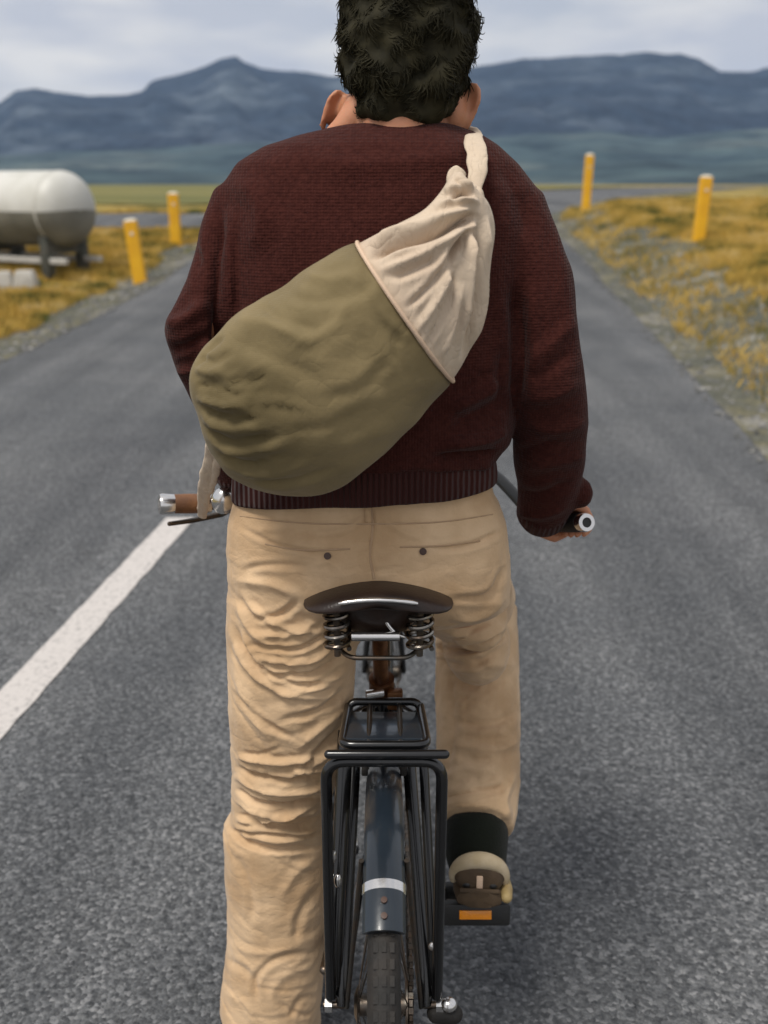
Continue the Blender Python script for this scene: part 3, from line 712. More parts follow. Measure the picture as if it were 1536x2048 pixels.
m = MB(); m.disc(HUB+Vector((.040,0,0)), (1,0,0), .034, .006, 30); m.disc(HUB+Vector((.034,0,0)), (1,0,0), .042, .003, 30); m.build('sprocket', M['steel'], bike)
# axle ends
for s in (-1, 1):
    m = MB(); m.tube([HUB+Vector((s*.058,0,0)), HUB+Vector((s*.092,0,0))], .0055, 12); ax_ = m.build('axle', M['steel'], bike)
    m = MB(); m.disc(HUB+Vector((s*.084,0,0)), (1,0,0), .011, .011, 6, bev=.05); m.build('axle_nut', M['chrome'], ax_)
m = MB(); m.ellipsoid(HUB+Vector((.098,-.004,.004)), .013, .012, .011); m.build('acorn_nut', M['chrome'], bike)
m = MB(); m.tube([HUB+Vector((.080,.0,-.016)), HUB+Vector((.105,0,-.018))], .015, 16, round_=True); m.build('foot_peg', M['rubber'], bike)
# small clip-on fittings down the left rack leg
for (px, py) in ((652,1712),(662,1762),(655,1880),(652,1935)):
    p = P(px+14, py, 1.215); m = MB(); m.ellipsoid(p, .006, .006, .012, 10, 6); m.build('clip', M['chrome'], rack)
p = P(866, 1893, 1.20); m = MB(); m.ellipsoid(p, .007, .006, .008, 10, 6); m.build('clip', M['chrome'], rack)
# fork, stem, bars
for s in (-1, 1): bt('fork_blade', [head_lo+Vector((s*.024,.005,-.03)), head_lo+Vector((s*.034,.05,-.14)), FH+Vector((s*.046,-.01,.05)), FH+Vector((s*.050,0,0))], [.010,.009,.008,.007], M['black_paint'])
m = MB(); m.tube([head_lo+Vector((-.026,.004,-.028)), head_lo+Vector((.026,.004,-.028))], .012, 12, round_=True); m.build('fork_crown', M['black_paint'], bike)
stem_top = Vector((XB-.01, 1.985, .99))
bt('stem', [head_hi, stem_top-Vector((0,0,.02)), stem_top+Vector((0,.05,.01))], .0125, M['chrome'])
GLo = P(322, 1008, 1.605); GLi = P(470, 1006, 1.65); GRo = P(1172, 1045, 1.515); GRi = P(1118, 1046, 1.60)
GLa = (GLi-GLo).normalized(); GRa = (GRi-GRo).normalized()
cb = stem_top+Vector((0,.05,.01))
barpts = [tuple(v) for v in (GLo, GLi, GLi+GLa*.05+Vector((.01,.02,0)), Vector((-.15, 1.86, 1.0)), cb+Vector((-.05,0,0)), cb+Vector((.05,0,0)), Vector((.19,1.86,1.0)), GRi+GRa*.07, GRi, GRo)]
bar = empty('handlebar', cb); bar.parent = bike; bar.matrix_parent_inverse = world_of(bike).inverted()
bt('bar_tube', catmull(barpts, 7), .0111, M['dark_plastic'], bar)
def grip(o, i, t0, t1, r, mat, name='grip'):
    a = i-o
    return bt(name, [o+a*t0, o+a*(t0+.01), o+a*((t0+t1)/2), o+a*(t1-.01), o+a*t1], [r*.93, r, r*1.04, r, r*.93], mat, bar, n=24)
grip(GLo, GLi, .15, .60, .0165, M['brown_grip'])
gl = GLi-GLo
def ring_end(o, a, r):
    a = a.normalized(); m = MB(); u = a.orthogonal().normalized(); v = a.cross(u); rings = []
    for (off, rr) in [(0.022,r*.95),(0.002,r*1.05),(-.003,r*.95),(-.003,r*.55),(.012,r*.5)]:
        rings.append([o+a*off+(u*math.cos(t)+v*math.sin(t))*rr for t in np.linspace(0,2*math.pi,24,endpoint=False)])
    m.loft(rings, cap=False); e = m.build('end_ring', M['chrome'], bar)
    m = MB(); m.disc(o+a*.006, a, r*.6, .004, 20); m.build('end_plug', M['rubber'], bar)
ring_end(GLo, gl, .0175); ring_end(GRo, GRi-GRo, .0150)
m = MB(); m.tube([GLo+gl*.60, GLo+gl*.605, GLo+gl*.66, GLo+gl*.665], [.015,.019,.019,.015], 20); m.build('grip_ring', M['chrome'], bar)
grip(GRo, GRi, .15, 1.0, .0155, M['rubber'])
# left brake lever under the bar and bell
lv = GLo+gl*.92
bt('brake_lever', [lv+Vector((.01,.02,-.012)), lv+Vector((-.02,.03,-.03)), lv+Vector((-.065,.0,-.032)), lv+Vector((-.10,-.03,-.028))], [.006,.006,.0045,.004], M['steel'], bar, round_=True)
m = MB(); bc = P(447, 996, 1.545); m.ellipsoid(bc, .0, .0, .0) if False else m.tube([bc+Vector((0,.012,-.018)), bc+Vector((0,.008,-.008)), bc, bc+Vector((0,-.006,.010)), bc+Vector((0,-.010,.015))], [.020,.022,.021,.013,.003], 24)
m.build('bell', M['chrome'], bar)
# kickstand hidden low
bt('kickstand', [BB+Vector((-.02,-.05,-.02)), BB+Vector((-.09,-.20,-.02)), BB+Vector((-.10,-.30,-.01))], .008, M['steel'], bike, round_=True)

# ================================================================== PERSON
person = empty('person', (0.0, 1.44, 0)); 
tag(person, 'curly haired rider in maroon sweater and khaki trousers seated on the bicycle, seen from behind', 'person')
def ell_ring(cx, cy, z, hx, hy, n=36, p=2.3, sq=0):
    r = []
    for j in range(n):
        a = 2*math.pi*j/n; c, s = math.cos(a), math.sin(a)
        r.append(Vector((cx+hx*math.copysign(abs(c)**(2/p), c), cy+hy*math.copysign(abs(s)**(2/p), s), z)))
    return r
def rows_loft(mb, rows, p=2.3, shrink=0):
    """rows: (py, pxL, pxR, Y, halfdepth) in picture pixels"""
    rings = []
    for py, l, r, Y, d in rows:
        c = P((l+r)/2, py, Y); h = S((r-l)/2, c)
        rings.append(ell_ring(c.x, c.y, c.z, h-shrink, d-shrink, p=p))
    mb.loft(rings)
# --- joints
ShL = P(500, 446, 1.47); ElL = P(391, 662, 1.41); WrL = P(480, 955, 1.60); HaL = GLi+GLa*.045
ShR = P(1006, 450, 1.47); ElR = P(1085, 735, 1.44); WrR = P(1090, 985, 1.53); HaR = GRo+(GRi-GRo)*.62
headc = P(815, 105, 1.50)
# --- body (one skin surface)
b = MB()
b.ellipsoid(headc+Vector((0,.0,.012)), .078, .095, .108, 24, 16)                      # cranium
b.ellipsoid(headc+Vector((0,.045,-.055)), .060, .068, .075, 20, 12)                   # face and jaw
b.ellipsoid(headc+Vector((0,.118,-.030)), .013, .020, .022)                           # nose
for s in (-1, 1):
    b.ellipsoid(headc+Vector((s*.028,.098,.005)), .016, .012, .010)
b.ellipsoid(headc+Vector((0,.105,-.072)), .024, .012, .009)
nb = P(800, 262, 1.475)
b.tube([headc+Vector((0,-.005,-.04)), headc+Vector((-.004,-.008,-.085)), nb+Vector((0,0,.0)), nb+Vector((0,0,-.06))], [.056,.057,.064,.075], 24)
# slope of neck into the left shoulder
b.tube([P(720,225,1.47), P(685,258,1.465), P(650,280,1.465)], [.026,.017,.010], 16, round_=True)
rows_loft(b, [(285,600,960,1.47,.06),(340,520,1020,1.47,.09),(450,480,1040,1.47,.10),(650,480,1010,1.46,.10),(850,490,980,1.455,.10),(1000,490,990,1.45,.10),(1120,480,1000,1.45,.11),(1200,500,980,1.44,.10)], shrink=.012)
def limb(pts, rad): b.tube(pts, rad, 18, round_=True)
limb([ShL, ElL+Vector((.012,0,.01))], [.046,.024]); limb([ElL+Vector((.012,0,.01)), WrL], [.024,.024]); limb([ShR, ElR], [.048,.036]); limb([ElR, WrR], [.036,.025])
HipL = Vector((-.115,1.44,.92)); KnL = Vector((-.165,1.47,.50)); AnL = Vector((-.175,1.44,.10))
HipR = Vector((.115,1.45,.92)); KnR = Vector((.185,1.83,.735)); AnR = Vector((.168,1.475,.375))
limb([HipL, KnL], [.07,.048]); limb([KnL, AnL], [.046,.032]); limb([HipR, KnR], [.07,.046]); limb([KnR, AnR], [.046,.032])
limb([AnL, AnL+Vector((-.01,.13,-.05))], [.030,.026]); limb([AnR, AnR+Vector((.004,.12,-.045))], [.030,.026])
def hand(c, a, wrist, s):
    """c: on the bar axis, a: unit towards the thumb side (inner), wrist"""
    back = Vector((0,-1,0)); back = (back - a*back.dot(a)).normalized(); up = a.cross(back)
    if up.z < 0: up = -up
    rb = .0125
    def q(ang, r, off): return c + a*off + (back*math.cos(ang)+up*math.sin(ang))*r
    knu = []
    for i, (off, ln) in enumerate([(.032,.98),(.011,1.06),(-.010,1.0),(-.031,.82)]):
        k = q(R(105), rb+.020, off); knu.append(k)
        angs = [105, 60+0, 15, -35, -80, -120]
        angs = [105, 130, 165, 205, 245, 275]
        pts = [q(R(130-25), rb+.020, off*.9), q(R(135), rb+.017, off), q(R(175), rb+.0115, off), q(R(215), rb+.0095, off), q(R(255), rb+.009, off), q(R(255+38*ln), rb+.009, off)]
        b.tube(pts, [.0098,.0095,.0090,.0085,.0080,.0068], 12, round_=True)
    # palm
    pc = q(R(70), rb+.020, 0)
    b.tube([wrist, (wrist+pc)/2, q(R(85), rb+.019, .004)], [.025,.031,.036], 18, flat=.62, round_=True, up=tuple(up))
    # thumb, from the side of the palm, under the bar
    b.tube([(wrist+pc)/2+a*.022, q(R(20), rb+.018, .050), q(R(-40), rb+.012, .052), q(R(-85), rb+.011, .045)], [.014,.0115,.0100,.0085], 12, round_=True)
hand(HaL, GLa, WrL, -1); hand(HaR, GRa, WrR, 1)
# ears
def ear(c, s, tilt, sc=1.0):
    q = Matrix.Rotation(tilt, 3, 'Y') @ Matrix.Rotation(s*R(-38), 3, 'Z')
    out = [(-.004,-.034),(.010,-.030),(.015,-.012),(.020,.006),(.021,.022),(.014,.034),(.002,.037),(-.008,.030)]
    b.tube([c+q@Vector((s*x*sc, .004, z*sc)) for x, z in catmull(out, 3)], .0052*sc, 8, round_=True)
    b.ellipsoid(c+q@Vector((s*.004*sc, .007, .006*sc)), .016*sc, .007, .030*sc, 16, 10, q)
    b.ellipsoid(c+q@Vector((-s*.010*sc, .012, .0)), .018*sc, .012, .024*sc, 14, 8, q)
ear(P(926, 218, 1.49), 1, R(12), .90); ear(P(670, 228, 1.50), -1, R(30), .78)
b.ellipsoid(P(905, 225, 1.50), .022, .035, .035, 14, 10); b.ellipsoid(P(706, 232, 1.50), .020, .035, .030, 14, 10)
me = remesh(b.mesh('body'), .0038, 5)
body = link('body', me, M['skin'], person)

# --- hair
hb = MB()
hb.ellipsoid(headc+Vector((0,-.004,.020)), .0935, .108, .120, 30, 20)
hb.ellipsoid(headc+Vector((-.006,-.040,-.030)), .080, .068, .066, 24, 16)
hb.ellipsoid(P(797, 209, 1.437), .060, .036, .034, 20, 12)
hm = remesh(hb.mesh('hair'), .004, 6)
co = get_co(hm); 
hco = get_co(hm)
# keep the face free: pull hair back where the face is
set_co(hm, hco)
noise_disp(hm, 17, .012, 3); noise_disp(hm, 45, .009, 11)
sel = get_co(hm); no = get_no(hm)
hair = link('hair', hm, M['hair'], person)
# locks: short curls all over the head
cur = MB()
cand = [i for i in range(len(sel)) if sel[i][1] < headc.y+.055 or sel[i][2] > headc.z+.06]
random.shuffle(cand)
for i in cand[:17000]:
    p = Vector(sel[i]); nrm = Vector(no[i]).normalized(); low = min(1, max(.35, (p.z-(headc.z-.115))/.06))
    q = p*16; fl = Vector((mnoise.noise(q), mnoise.noise(q+Vector((7,3,1))), mnoise.noise(q+Vector((2,9,5))))) + Vector((random.gauss(0,.08), random.gauss(0,.08), random.gauss(0,.08)-.34))
    tdir = (fl - nrm*fl.dot(nrm)).normalized(); bd = nrm.cross(tdir)
    ln = random.uniform(.012,.026)*low; cv = random.uniform(-1,1)*.4+1.7*mnoise.noise(q*.7); lift = random.uniform(.04,.26)*low
    pts = []
    for k in range(6):
        t = k/5; a = cv*t*1.6
        pts.append(p + nrm*(-.002+ln*lift*math.sin(t*2.5)*.55) + (tdir*math.cos(a)+bd*math.sin(a))*ln*t)
    w = random.uniform(.0006,.0012)*(.5+.5*low)
    cur.tube(pts, [w, w, w, w*.85, w*.6, w*.15], 3, cap=False)
cu = cur.build('curls', M['hair'], hair, sharp=180); cu['kind'] = 'stuff'

# --- sweater
s = MB()
rows_loft(s, [(252,668,905,1.475,.052),(270,600,960,1.475,.072),(290,528,998,1.47,.088),(325,474,1038,1.47,.102),(375,440,1076,1.47,.112),(440,430,1084,1.47,.122),(550,436,1060,1.465,.130),(700,440,1036,1.46,.132),(800,444,1022,1.455,.132),(850,444,1026,1.455,.136),(880,446,1022,1.455,.135),(905,454,1000,1.455,.127),(930,462,984,1.455,.121),(955,468,984,1.45,.119),(968,474,978,1.45,.116)], p=2.25)
s.tube([ShL+Vector((.03,0,.01)), ShL, P(464,520,1.44), P(434,590,1.42), ElL], [.071,.069,.053,.047,.045], 24, round_=True)
s.tube([ElL, P(420,728,1.44), P(452,795,1.49), WrL-(WrL-ElL)*.10], [.046,.047,.045,.040], 24, round_=True)
s.tube([ShR+Vector((-.03,0,.01)), ShR, P(1058,560,1.455), ElR], [.071,.073,.063,.058], 24, round_=True)
s.tube([ElR, P(1102, 850, 1.48), P(1101, 925, 1.505), P(1100, 965, 1.52), P(1092, 1000, 1.54), P(1084, 1022, 1.56)], [.058,.0585,.056,.052,.048,.043], 24, round_=True)
s.ellipsoid(P(1160, 985, 1.525), .021, .026, .026, 16, 10)
sm_ = remesh(s.mesh('sweater'), .0048, 8)
noise_disp(sm_, 7, .006, 2); noise_disp(sm_, 16, .0035, 5)
SW = [
 ([(1120,880),(1060,900),(1020,905)], 9, -.005), ([(1180,840),(1120,860),(1050,850)], 12, .006), ([(1185,905),(1120,925),(1040,935)], 12, .006),
 ([(1010,800),(960,830),(900,850)], 14, -.006), ([(1015,860),(960,880),(880,890)], 10, .008), ([(1010,905),(950,915),(860,915)], 8, -.007), ([(1000,930),(930,935),(840,945)], 9, .004),
 ([(1000,760),(960,790),(900,820)], 12, .005), ([(1010,690),(1000,760),(1012,830)], 10, -.004),
 ([(1110,420),(1130,560),(1150,700)], 14, .003), ([(1030,560),(1040,700),(1030,820)], 14, -.008),
 ([(1150,700),(1100,740),(1050,760)], 12, -.006), ([(1165,760),(1110,790),(1050,800)], 12, .006), ([(1150,640),(1100,690),(1060,720)], 12, .005),
 ([(440,400),(432,520),(438,640),(440,760)], 12, -.010), ([(330,650),(370,640),(420,600)], 12, .005), ([(335,700),(380,690),(425,660)], 10, -.005), ([(350,745),(390,735),(430,700)], 10, .005), ([(390,480),(410,560),(420,640)], 12, -.004),
 ([(1020,980),(1080,990),(1150,960)], 10, -.004), ([(1025,1020),(1080,1030),(1140,1010)], 9, .004),
 ([(560,300),(700,330),(850,320),(960,300)], 20, .002), ([(1000,320),(1040,400),(1060,480)], 20, -.003), ([(470,350),(520,420),(500,520)], 20, .003),
 ([(760,960),(860,950),(980,930)], 8, -.003),
]
sculpt(sm_, [(a, w, h*(1.0 if a[0][0] > 1100 else 1.9)) for a, w, h in SW])
sweater = link('sweater', sm_, M['sweater'], person)
# hem rib band
def band(name, rows, mat, parent, p=2.25, vox=None, thick=.0):
    m = MB(); rows_loft(m, rows, p=p); return m
hem = MB(); rings = []
for py, dx, dd in ((896,-12,.1225),(904,-7,.1265),(930,-4,.1275),(955,-2,.129),(966,-4,.128),(964,-14,.118)):
    c = P((461+996)/2, py, 1.45); h = S((996-461)/2+dx, c)
    rings.append([Vector((v.x, v.y, v.z-.024*max(0, (c.x-v.x)/h)**2+.006*max(0, (v.x-c.x)/h))) for v in ell_ring(c.x, c.y, c.z, h, dd, 72, 2.25)])
hem.loft(rings, cap=False); hme = subdiv(hem.mesh('hem_band'), 1); noise_disp(hme, 12, .004, 8)
link('hem_band', hme, M['rib'], sweater)
# collar
col = MB(); rings = []
for dz, hx, hy in ((-.022,.073,.062),(-.002,.066,.057),(.010,.0645,.0555),(.014,.062,.053),(.006,.060,.051)):
    rings.append([Vector((nb.x+.003+hx*math.cos(a), nb.y+hy*math.sin(a)*1.05, nb.z-.008+dz+ .012*math.sin(a))) for a in np.linspace(0, 2*math.pi, 48, endpoint=False)])
col.loft(rings, cap=False); link('collar', subdiv(col.mesh('collar'), 1), M['rib'], sweater)
# cuffs
for (w_, e_, r) in ((WrL, ElL, .038), (P(1084,1036,1.57), P(1094,985,1.53), .040)):
    d = (w_-e_).normalized(); m = MB(); m.tube([w_-d*.035, w_-d*.03, w_-d*.005, w_+d*.006, w_+d*.008], [r*1.05, r*1.12, r, r*.95, r*.7], 28); link('cuff', subdiv(m.mesh('cuff'), 1), M['rib'], sweater)

# --- trousers
t_ = MB()
rows_loft(t_, [(930,492,978,1.45,.098),(960,484,986,1.45,.103),(985,478,990,1.45,.107),(1000,470,1000,1.45,.112),(1040,458,1014,1.45,.121),(1090,453,1018,1.45,.128),(1130,455,1018,1.45,.131),(1165,457,1018,1.455,.128),(1195,462,1018,1.465,.115),(1215,480,1000,1.47,.09)], p=2.5)
rows_loft(t_, [(1120,470,740,1.45,.10),(1180,456,745,1.45,.112),(1230,455,735,1.45,.112),(1300,455,716,1.45,.106),(1400,458,708,1.45,.100),(1500,462,692,1.455,.094),(1580,464,668,1.465,.088),(1628,462,658,1.465,.086),(1652,446,656,1.462,.088),(1720,450,654,1.455,.084),(1800,457,652,1.45,.084),(1880,452,652,1.445,.086),(1960,444,648,1.44,.088),(2010,442,640,1.435,.088),(2050,455,640,1.435,.086)], p=2.15)
# right thigh forward, then the shin coming back down to the pedal
t_.tube([Vector((.098,1.462,.955)), Vector((.112,1.51,.905)), Vector((.145,1.66,.81)), Vector((.172,1.80,.745)), Vector((.178,1.825,.735))], [.088,.092,.090,.084,.080], 30, round_=True)
knee = P(957, 1215, 1.82)
def rc(py, l, r, Y): c = P((l+r)/2, py, Y); return c, S((r-l)/2, c)
sh = [rc(1215,872,1034,1.82), rc(1290,870,1038,1.775), rc(1380,868,1040,1.71), rc(1470,872,1042,1.645), rc(1560,872,1040,1.585), rc(1625,878,1032,1.535), rc(1650,880,1026,1.512)]
t_.tube([q[0] for q in sh], [q[1] for q in sh], 30, cap=True)
t_.ellipsoid(P(952,1285,1.64), .062, .10, .070, 24, 14)
t_.ellipsoid(P(952,1225,1.53), .055, .08, .06, 24, 14)
tm = remesh(t_.mesh('trousers'), .0030, 5)
noise_disp(tm, 7, .004, 4); noise_disp(tm, 24, .0016, 6, mask=lambda c: 1.0*(c[:,2] < .98), stretch=(1,1,1.4))
a_ = 1
TS = [
 # seat of the trousers
 ([(742,1005),(746,1050),(740,1110),(752,1170)], 5, -.004),
 ([(475,1050),(540,1085),(600,1100),(660,1112)], 6, -.003), ([(480,1140),(540,1130),(620,1135)], 8, -.004), ([(470,1160),(540,1170),(600,1190)], 9, .005),
 ([(1010,1060),(940,1090),(860,1100)], 8, -.003), ([(760,1030),(800,1060),(850,1080)], 8, .003), ([(730,1030),(690,1060),(620,1070)], 8, .003),
 ([(600,1200),(560,1230),(500,1240)], 9, -.006), ([(640,1240),(580,1270),(500,1270)], 8, .007), ([(660,1265),(590,1300),(490,1290)], 7, -.008),
 ([(680,1285),(610,1325),(500,1320)], 7, .008), ([(690,1310),(620,1350),(520,1350)], 7, -.008), ([(700,1335),(630,1378),(540,1390)], 8, .007),
 ([(700,1370),(640,1420),(560,1440)], 8, -.006), ([(705,1400),(650,1450),(590,1500)], 9, .006), ([(470,1200),(500,1260),(560,1310)], 8, .006), ([(462,1240),(490,1310),(540,1370)], 8, -.005),
 ([(465,1330),(500,1420),(560,1500)], 10, .005), ([(700,1440),(650,1490),(600,1550)], 8, -.006), ([(690,1470),(640,1520),(560,1560)], 8, .007),
 # knee folds, left
 ([(466,1512),(520,1522),(590,1524),(660,1505)], 6, .008), ([(470,1640),(540,1640),(640,1600)], 5, .008), ([(462,1662),(520,1668),(600,1672),(655,1660)], 5, -.008),
 ([(480,1180),(520,1230),(590,1262),(660,1262)], 6, .006), ([(466,1270),(520,1335),(600,1370),(690,1360)], 6, -.006), ([(464,1290),(520,1360),(600,1395),(690,1385)], 6, .006),
 ([(462,1380),(520,1440),(590,1480)], 7, -.005), ([(690,1500),(640,1545),(560,1530)], 6, .006),
 ([(465,1530),(520,1555),(600,1560),(665,1540)], 7, -.009), ([(463,1550),(530,1580),(610,1582),(662,1560)], 7, .009), ([(465,1575),(520,1605),(590,1608),(655,1590)], 6, -.010),
 ([(463,1598),(530,1628),(600,1625),(655,1608)], 7, .010), ([(468,1625),(530,1650),(590,1655),(650,1630)], 6, -.009), ([(480,1655),(560,1680),(650,1655)], 8, .007),
 ([(455,1650),(500,1690),(570,1700),(650,1690)], 7, -.006), ([(640,1710),(590,1750),(560,1800)], 10, .005), ([(470,1710),(500,1780),(505,1850)], 10, -.005), ([(640,1770),(600,1830),(590,1890)], 10, -.005),
 ([(455,1880),(500,1905),(560,1900),(640,1870)], 8, .006), ([(450,1915),(500,1950),(520,2000)], 9, -.007), ([(640,1905),(560,1915),(510,1960),(520,2030)], 8, -.008), ([(640,1935),(580,1945),(545,1985),(560,2040)], 9, .007),
 ([(450,1985),(490,2010),(510,2048)], 8, .006), ([(640,1990),(600,2000),(580,2040)], 7, -.006),
 # right leg
 ([(1020,1250),(960,1272),(880,1275)], 9, .006), ([(1015,1262),(960,1292),(900,1300),(850,1296)], 9, -.013), ([(1000,1240),(950,1262),(880,1262)], 8, .006), ([(990,1310),(940,1330),(880,1325)], 8, -.004), ([(1035,1330),(970,1330),(880,1340)], 14, .004), ([(1038,1420),(980,1450),(900,1440)], 12, -.004), ([(1040,1480),(990,1500),(900,1490)], 10, .005),
 ([(900,1330),(905,1450),(890,1560)], 12, -.003), ([(1030,1540),(1010,1600),(1020,1640)], 8, .004), ([(890,1600),(950,1590),(1020,1570)], 10, -.003), ([(885,1560),(930,1540),(990,1540)], 10, .003),
 ([(1010,1130),(980,1190),(900,1200)], 10, -.004), ([(1015,1190),(970,1230),(900,1240)], 10, .005),
]
sculpt(tm, [(a, w*(.68 if h < 0 else .85), h*(1.05 if h < 0 else .85)*(.45 if a[0][1] > 1860 else .75 if a[0][1] > 1680 else 1.3 if a[0][1] > 1500 else 1.15)*(1.6 if a[0][0] > 860 else 1)) for a, w, h in TS])
def ridged(me, amp):
    co = get_co(me); no = get_no(me); out = np.zeros(len(co)); fl = np.clip((1.02-co[:,2])*6, .25, 1)*np.where(co[:,0] > .02, .55, 1)*np.where((co[:,2] < .42)&(co[:,2] > .2), .6, 1)
    for i, p in enumerate(co):
        x, y, z = p; w = mnoise.noise(Vector((x*7, y*7, z*5)))*.6
        a = mnoise.noise(Vector((x*9+w, y*8, z*21+x*9*(1 if x < 0 else -1)+w*2))); b_ = mnoise.noise(Vector((x*21, y*16+3, z*38-x*14)))
        out[i] = -(max(0, 1-abs(a)*5.5)**1.5) + .6*max(0, .35-abs(a-.3)) - .35*max(0, 1-abs(b_)*6)**1.5
    set_co(me, co+no*(out*amp*fl)[:,None])
ridged(tm, .0020)
rr_ = random.Random(5); extra = []
for i in range(44):      # lesser creases, crossing the left leg
    y = rr_.choice([rr_.uniform(1220,1480), rr_.uniform(1500,1720), rr_.uniform(1860,2040)]); x0 = rr_.uniform(470,600); w = rr_.uniform(40,110); sl = rr_.uniform(-.5,.5)
    extra.append(([(x0,y),(x0+w/2,y+w/2*sl+rr_.uniform(4,12)),(x0+w,y+w*sl)], rr_.uniform(3.5,6), rr_.uniform(-.0030,.0018)))
for i in range(22):
    y = rr_.uniform(1060,1200); x0 = rr_.uniform(480,900); w = rr_.uniform(50,110)
    extra.append(([(x0,y),(x0+w/2,y+rr_.uniform(-12,12)),(x0+w,y+rr_.uniform(-16,16))], rr_.uniform(4,7), rr_.uniform(-.002,.002)))
for i in range(44):
    y = rr_.uniform(1300,1640); x0 = rr_.uniform(880,960); w = rr_.uniform(40,80)
    extra.append(([(x0,y),(x0+w/2,y+rr_.uniform(-10,10)),(x0+w,y+rr_.uniform(-22,22))], rr_.uniform(5,10), rr_.uniform(-.0035,.0035)))
sculpt(tm, extra)
tm = baked(tm, lambda o: (setattr(o.modifiers.new('s', 'SMOOTH'), 'iterations', 2)))
trousers = link('trousers', tm, M['trouser'], person)
# surface follower for things sewn on to a cloth mesh
def surf(me, off=.001):
    from mathutils.bvhtree import BVHTree
    bm = bmesh.new(); bm.from_mesh(me); bv = BVHTree.FromBMesh(bm); bm.free()
    def f(px, py, o=off):
        d = (P(px, py, 1.0)-Vector((0,0,H))).normalized(); h = bv.ray_cast(Vector((0,0,H)), d)
        if h[0] is None: return None
        return h[0]-d*o, h[1] if h[1].dot(d) < 0 else -h[1]
    return f
ft = surf(tm)
def sewn(f, pts, r, name, mat, parent, flat=.5, k=6, off=.0006):
    out = []
    for q in catmull(pts, k):
        h = f(q[0], q[1], off)
        if h: out.append(h[0])
    if len(out) > 2:
        m = MB(); m.tube(out, r, 8, flat=flat, up=(0,-1,0), round_=False); return m.build(name, mat, parent)
sewn(ft, [(741,1010),(745,1060),(740,1110),(748,1158)], .0022, 'centre_seam', M['trouser_seam'], trousers)
sewn(ft, [(530,1088),(600,1100),(700,1098)], .0016, 'pocket_welt', M['trouser_seam'], trousers)
sewn(ft, [(800,1094),(880,1092),(960,1082)], .0016, 'pocket_welt', M['trouser_seam'], trousers)
sewn(ft, [(480,1032),(600,1046),(740,1048),(880,1044),(1005,1026)], .0013, 'waistband_seam', M['trouser_seam'], trousers)
for px, py in ((655,1112),(846,1103)):
    h = ft(px, py, .001); m = MB(); m.disc(h[0], h[1], .0052, .003, 16); m.build('pocket_button', M['button'], trousers)
h0 = ft(733,1008); 
sewn(ft, [(735,1004),(736,1024),(737,1044)], .0045, 'belt_loop', M['trouser'], trousers, off=.002)
# inseam hem roll on the right leg
c, r_ = sh[-1]; d = (sh[-1][0]-sh[-2][0]).normalized()
m = MB(); m.tube([c-d*.03, c-d*.012, c, c+d*.004, c+d*.0], [r_*.995, r_*1.03, r_*1.03, r_*.99, r_*.90], 36, cap=False)
hm2 = subdiv(m.mesh('leg_hem'), 1); noise_disp(hm2, 16, .003, 3); link('leg_hem', hm2, M['trouser'], trousers)
# sock / boot collar right
def sock(an, top_r, pts, rs):
    m = MB(); m.tube(pts, rs, 30, round_=False); me = subdiv(m.mesh('sock'), 1); noise_disp(me, 20, .002, 2); return link('sock', me, M['sock'], person)
sock(None, 0, [P(952,1628,1.525), P(952,1660,1.505), P(952,1690,1.495), P(954,1722,1.478), P(956,1765,1.475)], [.054,.0585,.0580,.0530,.043])
m = MB(); m.tube([Vector((-.18,1.44,.16)), Vector((-.18,1.44,.08))], .045, 20); m.build('sock', M['sock'], person)
